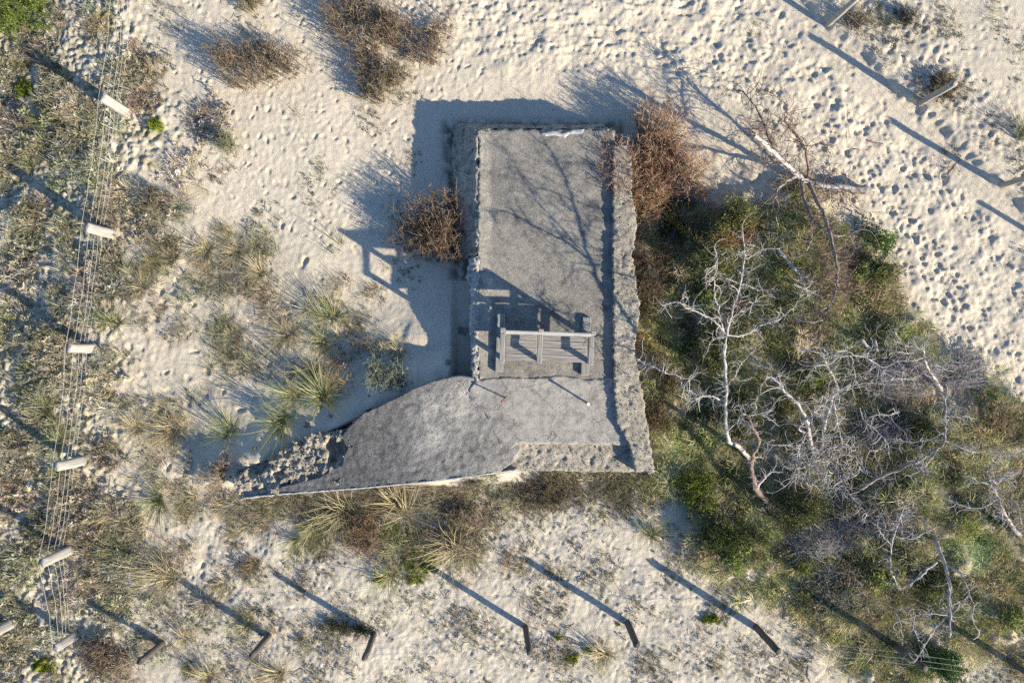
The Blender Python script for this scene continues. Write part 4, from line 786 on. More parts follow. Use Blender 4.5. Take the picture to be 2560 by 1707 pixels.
for a in [
    (535, 622, 's', 1.0, 'full straw-and-green grass tuft left of centre on the upper sand patch'),
    (600, 628, 's', .8, 'yellowish grass tuft just right of the full tuft on the upper sand patch'),
    (650, 685, 's', .7, 'thin straw tuft below the yellowish pair on the upper sand patch'),
    (84, 415, 'g', .6, 'small green tuft on the heath far left, between two post shadows'),
    (280, 815, 'g', .8, 'green tuft against the netting above the middle silver post'),
    (358, 712, 's', .85, 'dry straw tuft to the right of the netting, above a sand gap'),
    (398, 622, 'd', .7, 'small dry brown tuft with a round dark shadow'),
    (440, 505, 'd', 1.0, 'wide dry tuft at the edge of the heath, beside the dark heather'),
    (520, 470, 't', .7, 'sparse dark-bladed tuft at the top of the dry grass'),
    (830, 785, 'g', 1.0, 'tall green tuft with long shadow, left of the bunker shadow'),
    (852, 630, 't', 1.0, 'thin green tuft below the spike of the bench shadow'),
    (735, 848, 's', 1.1, 'golden straw tuft in the middle of the left grass group'),
    (690, 782, 'd', .9, 'grey-brown tuft above the golden tuft in the left grass group'),
    (795, 850, 'g', .8, 'green tuft right of the golden tuft in the left grass group'),
    (592, 828, 'd', .5, 'tiny dark tuft alone on pale sand below the thin straw tuft'),
    (130, 1025, 'g', .75, 'yellow-green tuft on the heath left of the netting'),
    (520, 905, 't', .8, 'thin spidery tuft alone on the bare sand patch'),
    (330, 1062, 's', .9, 'straw tuft beside a white stone on the sand'),
    (425, 1072, 's', 1.0, 'straw tuft between two others, level with the wing tip'),
    (572, 1070, 'g', .9, 'green tuft just above the tip of the wing'),
    (700, 1052, 'g', 1.15, 'large green tuft hanging over the broken end of the wing'),
    (740, 985, 'g', 1.0, 'dense green tuft above the broken concrete, left one of two'),
    (815, 990, 'g', 1.2, 'biggest green tuft, arching over the broken edge of the wing'),
    (770, 930, 's', .9, 'straw-green tuft behind the biggest green tuft'),
    (155, 1105, 'g', .8, 'green tuft leaning on the netting above the fourth silver post'),
    (150, 1185, 'g', .7, 'green tuft at the foot of the fourth silver post'),
    (235, 1130, 'd', .8, 'dry tuft right of the fourth silver post'),
    (395, 1252, 'g', 1.0, 'grey-green tuft in the lower left grass, largest there'),
    (318, 1372, 'g', .9, 'green tuft left of the lower left sand patch'),
    (425, 1430, 's', 1.0, 'wide straw tuft below the lower left sand patch'),
    (300, 1290, 's', .8, 'straw tuft right of the fifth silver post'),
    (280, 1440, 'd', .9, 'dry tuft below the fifth silver post'),
    (525, 1502, 'd', .9, 'dark-hearted tuft crossed by a post shadow at the lower left'),
    (460, 1590, 's', .7, 'straw tuft at the bottom, between the first two dark posts'),
    (640, 1640, 'd', .7, 'dry tuft around the foot of the second dark post'),
    (620, 1298, 't', .8, 'thin pale tuft below the wing tip'),
    (635, 1465, 't', .7, 'small blue-green tuft beside a long post shadow'),
    (560, 1262, 's', .6, 'small straw tuft just below the wing tip'),
    (790, 1318, 'g', .9, 'spiky green tuft at the left end of the heather below the wing'),
    (745, 1355, 'g', .7, 'green tuft lower left of the heather below the wing'),
    (860, 1270, 's', 1.0, 'straw tuft touching the lower edge of the wing'),
    (905, 1290, 'g', .9, 'green and straw tuft between wing edge and heather'),
    (1010, 1270, 's', 1.15, 'long combed-over straw tuft below the middle of the wing'),
    (965, 1340, 'g', .6, 'bright green blades on the right side of the heather below the wing'),
    (985, 1430, 'g', .9, 'upright yellow-green tuft growing out of the moss'),
    (925, 1440, 't', .5, 'thin tuft left of the moss'),
    (1135, 1365, 's', 1.0, 'pale straw tuft right of the moss'),
    (1195, 1380, 's', .8, 'dry straw tuft at the right end of the brown heather'),
    (1512, 1640, 's', .9, 'pale fanned tuft between two dark posts at the bottom'),
    (1512, 1485, 't', .7, 'slim blue-green tuft above the bottom post row'),
    (1632, 1330, 'g', .8, 'grey-green tuft below the bunker corner'),
    (2475, 30, 't', .7, 'spidery tuft on the pale sand near the top right corner'),
    (2555, 330, 'g', .8, 'green tuft cut by the right edge of the photo'),
    (1420, 1650, 't', .5, 'tiny tuft among moss dots at the bottom'),
    (735, 285, 't', .6, 'lone thin sprig on the sand below the upper left shrub'),
    (700, 1690, 's', .9, 'straw tuft at the bottom edge below the second dark post'),
    (520, 1690, 's', 1.0, 'broad straw tuft at the bottom edge left of the second dark post'),
]: marram(*a)

# ------------------------------------------------------------------ dead trees
PALE, PINKISH, BARK, DARKWOOD = (0.40, 0.38, 0.367), (0.34, 0.29, 0.265), (0.20, 0.145, 0.12), (0.24, 0.22, 0.21)  # wood colours: bleached, pinkish, bark brown, dark grey
def twig_set(acc, curves, dens, rg, ln=(.18, .6), r=.011, sub=2.2, up=0.03, colr=PALE, curl=.3, zmin=.05, t0=.12):
    S_, D_, R_ = [], [], []
    for c, rl in curves:
        seg = np.linalg.norm(np.diff(c, axis=0), axis=1).sum(); n = max(2, int(seg * dens * 1.8)); t = rg.uniform(t0, 1, n) * (len(c) - 1); i = np.minimum(t.astype(int), len(c) - 2); f = (t - i)[:, None]
        p0 = c[i] * (1 - f) + c[i + 1] * f; tg = c[i + 1] - c[i]; tg /= np.linalg.norm(tg, axis=1, keepdims=True) + 1e-9
        S_.append(p0); D_.append(tg * .55 + rg.normal(0, .75, (n, 3)) * [1, 1, .7]); R_.append(np.full(n, min(r, rl * .75)))
    s, d, rr = np.vstack(S_), np.vstack(D_), np.concatenate(R_); m = len(s); l = rg.uniform(*ln, m) * rg.uniform(.5, 1, m)
    tp = grow(s, d, l, curl, 7, rg, up)
    gzv = samp(Z, tp[..., 0], tp[..., 1]) + zmin; tp[..., 2] = np.maximum(tp[..., 2], gzv)
    V, Q_ = tubes(tp, rr[:, None] * .85 * np.linspace(1, .3, 7)[None], 4); acc.add(V, Q_, None, vtint(colr, m, 28, .3, rg))
    k = int(m * sub)
    if k:
        ii = rg.integers(0, m, k); j = rg.integers(2, 7, k); s2 = tp[ii, j]; d2 = (tp[ii, j] - tp[ii, j - 1]); d2 /= np.linalg.norm(d2, axis=1, keepdims=True) + 1e-9; d2 = d2 + rg.normal(0, .7, (k, 3))
        t2 = grow(s2, d2, rg.uniform(.06, .26, k), curl, 5, rg, up); gzv = samp(Z, t2[..., 0], t2[..., 1]) + zmin * .6; t2[..., 2] = np.maximum(t2[..., 2], gzv)
        V, Q_ = tubes(t2, np.full((k, 1), r * .5) * np.linspace(1, .5, 5)[None], 3); acc.add(V, Q_, None, vtint(colr, k, 15, .32, rg))
def dead_tree(label, limbs, seed, dens=9, ln=(.18, .6), r=.011, sub=2.2, colr=PALE, curl=.3, extra=None):
    rg = np.random.default_rng(seed); p0 = limbs[0][0][0]; g = G(p0[0], p0[1]); root = empty('dead_tree', g); tag(root, label, 'dead tree', 'dead trees in the thicket')
    curves = []
    for i, (pts, r0, r1, cl) in enumerate(limbs):
        acc = Acc(); q = np.array([list(P(*p)) for p in pts]) - np.array(g); c = limb(acc, q, r0 * .78, r1 * .68, max(8, len(pts) * 4), 8 if r0 > .03 else 6, cl, .007, rg)
        obj('trunk' if i == 0 else 'branch', acc.mesh('trunk' if i == 0 else 'branch'), M_wood_dead, root); curves.append((c + np.array(g), r1 * .5 + r0 * .5))
    acc = Acc(); twig_set(acc, curves, dens, rg, ln, r, sub, colr=colr, curl=curl)
    if extra: extra(acc, rg)
    acc.v = [v - np.array(g) for v in acc.v]; o = obj('twigs', acc.mesh('twigs'), M_wood_dead, root); o['kind'] = 'stuff'; return root
# the long white pine between bunker and thicket
dead_tree('long slender white dead tree leaning over the thicket nearest the bunker', [
    ([(1872, 1146, .1), (1845, 1114, .5), (1824, 1105, .8), (1817, 1080, .95), (1813, 1044, 1.1), (1815, 1010, 1.25), (1814, 962, 1.4), (1812, 911, 1.55), (1813, 871, 1.65), (1816, 842, 1.7), (1824, 805, 1.78), (1836, 760, 1.86), (1850, 713, 1.95), (1859, 662, 2.05), (1861, 622, 2.12), (1857, 581, 2.2)], .055, .014, PALE),
    ([(1815, 836, 1.7), (1803, 820, 1.74), (1781, 799, 1.8), (1754, 785, 1.88), (1722, 769, 1.95), (1701, 758, 2.0), (1681, 756, 2.04), (1664, 764, 2.06), (1652, 783, 2.0)], .026, .007, PALE),
    ([(1809, 828, 1.7), (1797, 785, 1.85), (1791, 756, 1.95), (1785, 730, 2.05), (1786, 695, 2.15), (1790, 658, 2.25), (1792, 640, 2.3), (1788, 625, 2.34)], .018, .006, PALE),
    ([(1830, 793, 1.8), (1850, 783, 1.86), (1875, 767, 1.9), (1891, 750, 1.95), (1915, 738, 1.95)], .014, .005, PALE),
    ([(1852, 711, 1.95), (1871, 713, 1.96), (1895, 726, 1.92), (1922, 724, 1.9)], .011, .005, PALE),
    ([(1846, 709, 1.95), (1830, 701, 2.0), (1807, 695, 2.05), (1783, 696, 2.05), (1773, 706, 2.0)], .012, .005, PALE),
    ([(1862, 648, 2.08), (1885, 638, 2.1), (1907, 626, 2.1), (1932, 619, 2.05)], .011, .004, PALE),
    ([(1818, 838, 1.7), (1854, 840, 1.6), (1877, 830, 1.55), (1903, 813, 1.5), (1940, 803, 1.4), (1971, 781, 1.35), (1991, 760, 1.3), (2005, 730, 1.3), (2013, 708, 1.3)], .017, .005, PALE),
    ([(1814, 842, 1.7), (1789, 845, 1.75), (1777, 855, 1.75), (1771, 868, 1.7)], .012, .005, PALE),
    ([(1810, 1002, 1.2), (1791, 995, 1.3), (1773, 990, 1.4), (1748, 993, 1.5), (1724, 1007, 1.6), (1709, 983, 1.7), (1715, 958, 1.8), (1728, 935, 1.85)], .020, .005, PALE),
    ([(1742, 987, 1.45), (1722, 977, 1.5), (1704, 971, 1.5), (1702, 946, 1.5), (1689, 936, 1.5), (1669, 934, 1.5), (1640, 920, 1.5), (1612, 909, 1.5), (1585, 893, 1.45)], .016, .007, PALE),
    ([(1818, 1076, 1.0), (1860, 1035, 1.2), (1835, 1020, 1.3), (1870, 1010, 1.4), (1900, 1012, 1.4)], .013, .005, PALE),
    ([(1815, 965, 1.4), (1835, 945, 1.5), (1850, 915, 1.6), (1868, 892, 1.6), (1884, 880, 1.6)], .012, .005, PALE),
], 31, 10, (.15, .5), .0085, 2.0)
# short broken trunk in the hollow, forking
dead_tree('short pinkish forked trunk stump with peeling bark at the lower edge of the thicket', [
    ([(1931, 1266, .05), (1915, 1250, .2), (1902, 1236, .3), (1891, 1224, .4), (1886, 1206, .5), (1879, 1177, .65), (1879, 1156, .8), (1883, 1134, .9), (1893, 1118, 1.0), (1896, 1095, 1.1), (1884, 1072, 1.2), (1877, 1058, 1.25), (1871, 1038, 1.3)], .085, .03, BARK),
    ([(1893, 1222, .4), (1897, 1210, .48), (1910, 1196, .55), (1923, 1183, .6), (1940, 1178, .65), (1959, 1181, .7)], .045, .018, PALE),
    ([(1871, 1040, 1.3), (1862, 1034, 1.32), (1850, 1040, 1.34), (1846, 1050, 1.3)], .016, .006, PALE),
    ([(1872, 1038, 1.3), (1900, 1036, 1.35), (1930, 1050, 1.35), (1945, 1066, 1.3)], .014, .005, PALE),
    ([(1895, 1095, 1.1), (1925, 1110, 1.15), (1960, 1112, 1.15), (1985, 1118, 1.1)], .012, .005, PALE),
], 32, 7, (.15, .45), .009, 1.6)
def ball(cx, cy, rx, ry, z0, z1, n, ln):
    def f(acc, rg):
        a = rg.uniform(0, 6.283, n); q = np.sqrt(rg.random(n)); px = cx + rx * q * np.cos(a); py = cy + ry * q * np.sin(a); z = z0 + (z1 - z0) * rg.random(n) * (1 - .5 * q * q)
        s = np.stack([(px - 1280) / F * (CAMZ - z), -(py - 853.5) / F * (CAMZ - z), z], 1); d = rg.normal(0, 1, (n, 3)) * [1, 1, .45]
        tp = grow(s, d, rg.uniform(*ln, n), .3, 7, rg, .02); V, Q_ = tubes(tp, rg.uniform(.005, .010, n)[:, None] * np.linspace(1, .4, 7)[None], 4); acc.add(V, Q_, None, vtint(PALE, n, 28, .2, rg))
    return f
dead_tree('tangled silver dead tree in the middle of the thicket with a dense ball of twigs', [
    ([(2040, 1170, .2), (2028, 1110, .6), (2022, 1079, .8), (2018, 1052, .95), (2005, 1026, 1.1), (1991, 1005, 1.2), (1967, 983, 1.3), (1942, 954, 1.4), (1926, 942, 1.45)], .06, .02, PALE),
    ([(2010, 1082, .8), (1997, 1071, .9), (2022, 1044, 1.05), (2048, 1018, 1.2), (2079, 991, 1.35), (2105, 977, 1.4), (2128, 965, 1.4)], .024, .012, PALE),
    ([(2052, 1120, .5), (2062, 1060, .8), (2074, 1020, 1.0), (2082, 992, 1.15), (2092, 978, 1.25), (2091, 962, 1.35), (2081, 936, 1.5), (2067, 913, 1.6), (2060, 891, 1.7), (2075, 880, 1.75), (2080, 895, 1.7)], .05, .012, PALE),
    ([(2068, 912, 1.6), (2045, 914, 1.65), (2028, 925, 1.65), (2022, 945, 1.6)], .012, .005, PALE),
    ([(2069, 913, 1.6), (2090, 897, 1.65), (2125, 888, 1.65), (2160, 892, 1.6), (2200, 915, 1.5), (2225, 940, 1.45), (2290, 950, 1.4)], .015, .006, PALE),
    ([(2115, 860, 1.2), (2117, 880, 1.25), (2120, 905, 1.3), (2135, 925, 1.3), (2138, 945, 1.3)], .034, .01, PINKISH),
    ([(2060, 891, 1.7), (2040, 880, 1.75), (2022, 874, 1.75), (2005, 877, 1.7)], .012, .005, PALE),
    ([(2090, 980, 1.2), (2120, 965, 1.2), (2170, 958, 1.2), (2240, 962, 1.15)], .012, .005, PALE),
    ([(2085, 1000, 1.1), (2090, 1040, 1.0), (2098, 1080, .9), (2110, 1120, .85)], .02, .008, PALE),
    ([(2150, 1020, 1.0), (2160, 1050, 1.0), (2190, 1075, 1.0), (2212, 1100, .95), (2205, 1122, .9), (2175, 1125, .9)], .014, .006, PALE),
    ([(2012, 1090, .8), (1995, 1130, .9), (1990, 1160, .9), (1998, 1180, .9), (1975, 1205, .9)], .014, .005, PALE),
    ([(1990, 1195, .5), (2030, 1210, .55), (2090, 1220, .6), (2140, 1250, .55), (2170, 1290, .5)], .022, .008, DARKWOOD),
    ([(2248, 1030, 1.0), (2225, 1036, 1.1), (2190, 1036, 1.15), (2182, 1042, 1.15)], .012, .006, PALE),
], 33, 13, (.2, .6), .0095, 2.4, extra=ball(2065, 1150, 95, 75, .35, .95, 420, (.12, .42)))
dead_tree('white dead stem with a spray of branches at the right edge of the thicket', [
    ([(2354, 976, .15), (2343, 955, .5), (2333, 940, .8), (2319, 917, 1.1), (2311, 893, 1.35), (2309, 872, 1.5)], .042, .018, PALE),
    ([(2312, 893, 1.35), (2288, 900, 1.35), (2244, 903, 1.3), (2223, 915, 1.3), (2205, 934, 1.3)], .014, .006, PALE),
    ([(2310, 880, 1.4), (2285, 868, 1.45), (2262, 862, 1.5), (2244, 842, 1.5), (2238, 830, 1.5)], .016, .010, PALE),
    ([(2290, 882, 1.4), (2260, 882, 1.45), (2235, 875, 1.5), (2217, 857, 1.5), (2213, 838, 1.5)], .013, .006, PALE),
    ([(2311, 895, 1.35), (2330, 905, 1.4), (2345, 920, 1.4), (2370, 922, 1.35)], .012, .005, PALE),
    ([(2309, 874, 1.5), (2318, 850, 1.55), (2335, 842, 1.55)], .010, .004, PALE),
    ([(2309, 874, 1.5), (2292, 866, 1.5), (2285, 850, 1.55), (2288, 838, 1.55)], .010, .004, PALE),
], 34, 12, (.15, .5), .008, 2.4)
dead_tree('dark curved dead trunk sweeping down along the right side of the thicket', [
    ([(2150, 1222, .25), (2195, 1194, .45), (2250, 1172, .6), (2303, 1150, .75), (2325, 1131, .8), (2352, 1116, .85), (2360, 1103, .9), (2363, 1075, 1.0), (2364, 1034, 1.15), (2362, 1012, 1.2), (2364, 990, 1.25)], .045, .02, DARKWOOD),
    ([(2306, 1150, .72), (2300, 1170, .6), (2310, 1160, .5)], .02, .01, DARKWOOD),
    ([(2345, 1122, .85), (2325, 1150, .9), (2300, 1175, .9), (2270, 1190, .9)], .016, .006, PALE),
    ([(2362, 1080, 1.0), (2320, 1100, 1.05), (2280, 1105, 1.05), (2240, 1100, 1.0)], .012, .005, PALE),
    ([(2363, 1100, .95), (2400, 1118, .95), (2440, 1130, .9), (2475, 1125, .9)], .012, .005, PALE),
    ([(2364, 1030, 1.1), (2390, 1042, 1.15), (2425, 1040, 1.1)], .010, .005, PALE),
], 35, 13, (.15, .5), .008, 2.4)
dead_tree('bare white dead tree with a straight trunk at the lower right', [
    ([(2334, 1328, .1), (2338, 1345, .3), (2350, 1381, .55), (2362, 1413, .75), (2372, 1448, .95), (2373, 1498, 1.15), (2375, 1541, 1.3), (2376, 1594, 1.45)], .055, .02, PALE),
    ([(2342, 1405, .6), (2318, 1425, .7), (2289, 1451, .75), (2258, 1470, .7)], .028, .016, PALE),
    ([(2372, 1538, 1.3), (2341, 1568, 1.3), (2321, 1600, 1.25), (2283, 1658, 1.15)], .018, .010, PALE),
    ([(2371, 1538, 1.3), (2324, 1533, 1.35), (2274, 1544, 1.35), (2239, 1556, 1.3)], .012, .006, PALE),
    ([(2368, 1413, .8), (2397, 1431, .95), (2417, 1466, 1.05), (2424, 1489, 1.1), (2435, 1512, 1.15), (2432, 1550, 1.15), (2450, 1580, 1.1)], .022, .007, PALE),
    ([(2424, 1489, 1.1), (2400, 1503, 1.15), (2376, 1515, 1.2)], .012, .008, PALE),
    ([(2395, 1428, .95), (2426, 1442, 1.05), (2452, 1480, 1.1)], .011, .006, PALE),
    ([(2320, 1600, 1.25), (2332, 1570, 1.3), (2322, 1538, 1.35), (2305, 1523, 1.35), (2290, 1524, 1.3)], .011, .005, PALE),
    ([(2285, 1540, 1.3), (2285, 1570, 1.3), (2295, 1595, 1.25), (2312, 1612, 1.2)], .011, .006, PALE),
    ([(2240, 1526, 1.1), (2262, 1520, 1.15), (2280, 1540, 1.2)], .010, .006, PALE),
    ([(2234, 1526, 1.1), (2250, 1555, 1.15), (2257, 1590, 1.1), (2258, 1612, 1.05)], .010, .005, PALE),
], 36, 6, (.15, .45), .0085, 1.6)
dead_tree('thin kinked dead stem left of the bare white tree at the lower right', [
    ([(2256, 1478, .1), (2237, 1448, .35), (2226, 1413, .55), (2229, 1367, .75), (2239, 1326, .95), (2254, 1282, 1.1), (2262, 1262, 1.15)], .03, .012, PALE),
    ([(2236, 1340, .9), (2280, 1346, .95), (2318, 1329, 1.0), (2344, 1320, 1.0)], .015, .007, PALE),
    ([(2229, 1362, .8), (2205, 1335, .85), (2193, 1312, .9), (2208, 1285, .9)], .012, .006, PALE),
], 37, 12, (.12, .4), .008, 2.0)
dead_tree('leaning dead tree with a spread of pale branches at the right edge of the photo', [
    ([(2562, 1350, .05), (2535, 1322, .45), (2516, 1290, .8), (2502, 1258, 1.05), (2490, 1230, 1.25), (2478, 1212, 1.35)], .06, .02, PINKISH),
    ([(2480, 1214, 1.35), (2460, 1208, 1.4), (2440, 1206, 1.4), (2425, 1208, 1.4)], .012, .005, PALE),
    ([(2490, 1230, 1.25), (2500, 1200, 1.4), (2520, 1180, 1.5), (2548, 1185, 1.5)], .014, .006, PALE),
    ([(2502, 1258, 1.05), (2530, 1250, 1.2), (2548, 1270, 1.25), (2552, 1300, 1.2)], .014, .006, PALE),
    ([(2485, 1225, 1.3), (2470, 1190, 1.4), (2485, 1160, 1.45), (2510, 1140, 1.45)], .012, .005, PALE),
    ([(2470, 1130, 1.0), (2500, 1138, 1.05), (2540, 1130, 1.1), (2580, 1110, 1.1)], .014, .006, PALE),
    ([(2495, 1245, 1.15), (2450, 1270, 1.15), (2400, 1262, 1.1), (2345, 1240, 1.0)], .012, .005, PALE),
], 38, 13, (.15, .5), .008, 2.2)
# the tree lying on the sand above the thicket
dead_tree('fallen dead tree with a split log, lying on the sand above the thicket', [
    ([(2166, 476, .13), (2120, 470, .15), (2060, 465, .16), (2010, 452, .20), (1998, 442, .30), (1970, 416, .52), (1945, 392, .75), (1915, 364, 1.0), (1886, 338, 1.22)], .085, .055, PALE),
    ([(2168, 477, .10), (2130, 472, .12), (2080, 468, .13), (2035, 460, .15)], .125, .09, DARKWOOD),
    ([(2018, 452, .2), (2020, 430, .35), (2016, 385, .55), (2000, 352, .65), (1975, 318, .72), (1962, 303, .75)], .042, .026, BARK),
    ([(1962, 303, .75), (1968, 275, .85), (1956, 254, .9), (1925, 238, .9), (1890, 240, .85)], .014, .007, BARK),
    ([(1945, 392, .75), (1925, 352, .7), (1905, 300, .65), (1880, 255, .6), (1850, 222, .5)], .03, .012, BARK),
    ([(1990, 440, .3), (1970, 452, .6), (1948, 470, .8), (1935, 500, .9)], .045, .02, DARKWOOD),
    ([(2006, 455, .22), (2006, 480, .35), (2018, 517, .5), (2038, 556, .6), (2071, 578, .65), (2094, 591, .65), (2128, 586, .6)], .05, .012, DARKWOOD),
    ([(2022, 458, .2), (2040, 497, .4), (2057, 530, .55), (2071, 573, .7), (2083, 617, .8), (2089, 642, .85), (2093, 671, .9), (2092, 702, .9), (2088, 732, .9), (2079, 758, .85), (2065, 781, .8), (2056, 803, .75), (2040, 828, .7)], .052, .013, DARKWOOD),
    ([(2080, 758, .85), (2060, 772, .9), (2035, 782, .9), (2005, 786, .85)], .014, .006, PINKISH),
    ([(2058, 800, .75), (2030, 806, .8), (2000, 800, .8), (1985, 793, .8)], .014, .006, PALE),
    ([(1948, 392, .75), (1955, 370, .85), (1964, 340, .95), (1965, 315, .95)], .012, .005, PINKISH),
    ([(2040, 497, .4), (2060, 480, .45), (2072, 470, .45)], .015, .006, BARK),
    ([(2110, 468, .2), (2118, 490, .2), (2128, 510, .15)], .012, .006, BARK),
    ([(1935, 398, .75), (1925, 408, .78), (1916, 413, .78)], .014, .010, PALE),
    ([(2020, 545, .5), (2030, 575, .7), (2026, 610, .8), (2005, 640, .85), (1975, 645, .85)], .012, .005, PALE),
], 39, 13, (.2, .85), .010, 2.4, BARK)
# a loose white limb and small ones lying in the thicket
def stick(label, pts, r0, r1, cl, name='fallen_branch', cat='branch', twigs=0, seed=0, dz=0.0):
    rg = np.random.default_rng(900 + seed); q = [G(a, b, r0 * .8 + dz) for a, b in pts]; o0 = q[0].copy(); acc = Acc(); c = limb(acc, np.array([list(v - o0) for v in q]), r0, r1, 10, 6, cl, .004, rg)
    if twigs:
        c2 = c + np.array(o0); a2 = Acc(); twig_set(a2, [(c2, r1)], twigs, rg, (.1, .35), r1 * .6, 1.2, colr=cl)
        for v, q_, cc in zip(a2.v, a2.q, a2.c): pass
        acc.add(np.vstack(a2.v) - np.array(o0), np.vstack(a2.q), None, np.vstack(a2.c))
    o = obj(name, acc.mesh(name), M_wood_dead); o.location = o0; tag(o, label, cat); return o
stick('thick white broken limb lying in the grass right of the long white tree', [(1930, 632), (1955, 660), (1985, 694)], .03, .024, PALE, twigs=8, seed=1, dz=.3)
stick('short pale limb lying in the grass above the tangled tree', [(1968, 714), (2004, 730), (2042, 747)], .02, .014, PALE, twigs=8, seed=2, dz=.3)
stick('small white antler-like branch lying in the dark hollow', [(1768, 562), (1774, 578), (1784, 596)], .016, .012, PALE, twigs=18, seed=3, dz=.12)
stick('crooked white twig in the dark hollow beside the blue scrap', [(1664, 624), (1672, 632), (1690, 638), (1712, 634)], .012, .006, (0.5, 0.36, 0.25), twigs=10, seed=4, dz=.12)
stick('dark stick lying among the footprints right of the fallen tree', [(2167, 351), (2182, 356), (2209, 361)], .014, .008, (0.14, 0.11, 0.09), twigs=0, seed=5)
stick('thin reddish stick lying among the footprints beside the dark stick', [(2136, 374), (2165, 376), (2195, 379)], .008, .006, (0.3, 0.17, 0.12), seed=6)
stick('thin dry forked branch on the footprints near the right posts', [(2400, 398), (2375, 430), (2360, 455)], .010, .005, (0.22, 0.18, 0.15), twigs=16, seed=7)
stick('thin upright reddish twig lying in the footprints above the fallen tree', [(2118, 262), (2117, 300), (2116, 345)], .007, .005, (0.34, 0.22, 0.16), seed=8)
stick('dark crooked branch on the sand right of the thicket', [(2232, 690), (2238, 730), (2244, 780)], .013, .008, (0.14, 0.11, 0.09), twigs=4, seed=9)
stick('dark branch stub at the sandy edge of the thicket', [(2220, 625), (2212, 645), (2202, 660)], .02, .014, (0.13, 0.10, 0.08), twigs=4, seed=10)
stick('thin grey stick standing in the sand at the right edge of the thicket', [(2440, 895), (2446, 940), (2452, 985)], .010, .006, (0.4, 0.36, 0.32), seed=11)
stick('bleached broken stump piece at the top of the tangled tree', [(2130, 848), (2138, 860), (2150, 870)], .04, .022, PALE, seed=12, dz=.35)
stick('pale split wood slab beside the bleached stump piece', [(2158, 848), (2162, 862), (2168, 878)], .045, .03, PINKISH, seed=13, dz=.35)
stick('bent dry stick at the bottom edge between dark posts', [(2020, 1664), (2018, 1685), (2026, 1705)], .012, .008, (0.28, 0.24, 0.2), seed=14)
# brush piles
def brush(label, cx, cy, rx, ry, n, seed, cl, h=.28, ln=(.2, .5)):
    n = int(n * 1.5); rg = np.random.default_rng(seed); o0 = G(cx, cy); a = rg.uniform(0, 6.283, n); q = np.sqrt(rg.random(n)); px = cx + rx * q * np.cos(a); py = cy + ry * q * np.sin(a); x = wx(px); y = wy(py)
    s = np.stack([x, y, samp(Z, x, y) + .1 + h * rg.random(n) * (1 - q * q)], 1); d = rg.normal(0, 1, (n, 3)) * [1, .8, .2]; acc = Acc(); tp = grow(s, d, rg.uniform(*ln, n), .15, 6, rg)
    V, Q_ = tubes(tp, rg.uniform(.0035, .008, n)[:, None] * np.linspace(1, .4, 6)[None], 3); acc.add(V - np.array(o0), Q_, None, vtint(cl, n, 18, .22, rg)); o = obj('brush_pile', acc.mesh('brush_pile'), M_wood_dead); o.location = o0; tag(o, label, 'brush'); return o
brush('grey-pink brush pile right of the tangled tree', 2220, 945, 100, 60, 900, 61, (0.36, 0.32, 0.31))
brush('grey brush pile under the white spray of branches', 2210, 1060, 90, 44, 600, 62, (0.34, 0.31, 0.31))
brush('white twig heap at the lower edge of the thicket', 2040, 1350, 70, 44, 420, 63, PALE, .2, (.1, .35))
brush('grey brush pile below the tangled tree', 2170, 1290, 110, 50, 600, 64, (0.4, 0.37, 0.35), .25)
brush('brown brush patch under the fallen tree branches', 2060, 690, 60, 110, 500, 65, (0.33, 0.24, 0.19), .2, (.1, .35))
brush('loose twig patch at the left foot of the lower right trees', 2080, 1470, 90, 60, 420, 66, (0.36, 0.32, 0.27), .18, (.1, .35))
brush('thin grey twigs fanned out at the right edge of the thicket', 2400, 930, 60, 44, 360, 67, (0.42, 0.40, 0.39), .2)
brush('dry brown stalks along the right parapet', 1570, 700, 22, 120, 240, 68, (0.24, 0.16, 0.11), .1, (.08, .2))

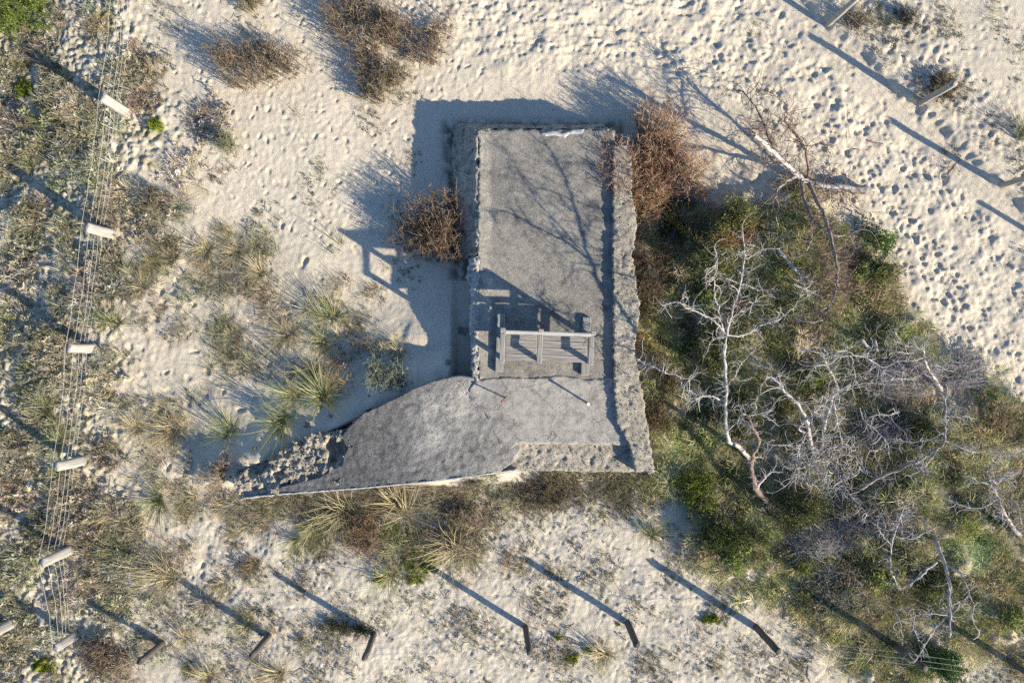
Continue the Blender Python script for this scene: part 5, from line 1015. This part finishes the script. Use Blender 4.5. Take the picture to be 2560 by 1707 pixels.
# ------------------------------------------------------------------ small things
def scrap(name, label, cat, px, py, size, colr, seed, dz=.02, rough=.5):
    rg = np.random.default_rng(seed); n = 6; u, v = np.meshgrid(np.linspace(-.5, .5, n), np.linspace(-.5, .5, n)); z = .35 * size[2] * rg.standard_normal(u.shape) + size[2] * np.sin(u * 5 + seed)
    a = rg.uniform(0, 3); x = u * size[0]; y = v * size[1] * (1 + .3 * np.sin(u * 7)); V = np.stack([x * math.cos(a) - y * math.sin(a), x * math.sin(a) + y * math.cos(a), z], -1).reshape(-1, 3)
    V = np.vstack([V, V - [0, 0, .006]]); i = np.arange(n * n).reshape(n, n); Q_ = np.stack([i[:-1, :-1], i[:-1, 1:], i[1:, 1:], i[1:, :-1]], -1).reshape(-1, 4); Q2 = Q_[:, ::-1] + n * n
    b = np.concatenate([i[0], i[1:, -1], i[-1, -2::-1], i[-2:0:-1, 0]]); b2 = np.roll(b, -1); Q3 = np.stack([b2, b, b + n * n, b2 + n * n], 1)
    o = obj(name, mesh_np(name, V, np.vstack([Q_, Q2, Q3])), m_plain(name, colr, rough, .4)); o.location = G(px, py, dz + size[2]); tag(o, label, cat); return o
scrap('plastic_scrap', 'crumpled blue plastic scrap in the dark hollow beside the bunker', 'litter', 1675, 588, (.16, .10, .03), (0.01, 0.07, 0.42), 1, .2)
scrap('plastic_wrapper', 'pale blue wrapper at the foot of the dark green bush', 'litter', 1778, 1344, (.11, .06, .02), (0.40, 0.52, 0.66), 2, .06)
scrap('paper_scrap', 'small white scrap on the sand below the bunker corner', 'litter', 1578, 1228, (.09, .06, .02), (0.7, 0.72, 0.76), 3)
scrap('tin_lid', 'pale scrap on the sand left of the bottom right thicket', 'litter', 1866, 1434, (.10, .07, .02), (0.66, 0.6, 0.5), 4)
def stone(label, px, py, r, colr, seed, flat=.6):
    V, _, T, _c = lump(seed, 1, r, flat); o = obj('stone', mesh_np('stone', V, None, T, None, False), m_plain('stone', colr, .9, .15, 25)); o.location = G(px, py, r * flat * .3); tag(o, label, 'stone')
stone('white stone on the sand beside a straw tuft at the left', 362, 1009, .075, (0.62, 0.59, 0.54), 301)
stone('pale flat stone beside the topmost silver post', 258, 308, .085, (0.46, 0.46, 0.40), 302, .4)
stone('pale stone right below the topmost silver post', 287, 306, .07, (0.44, 0.43, 0.36), 303, .5)
stone('pale stone lying in the first post shadow at the upper left', 215, 212, .075, (0.42, 0.44, 0.38), 304, .5)
stone('small dark stone near the bottom post shadows', 745, 1500, .05, (0.14, 0.13, 0.13), 305)
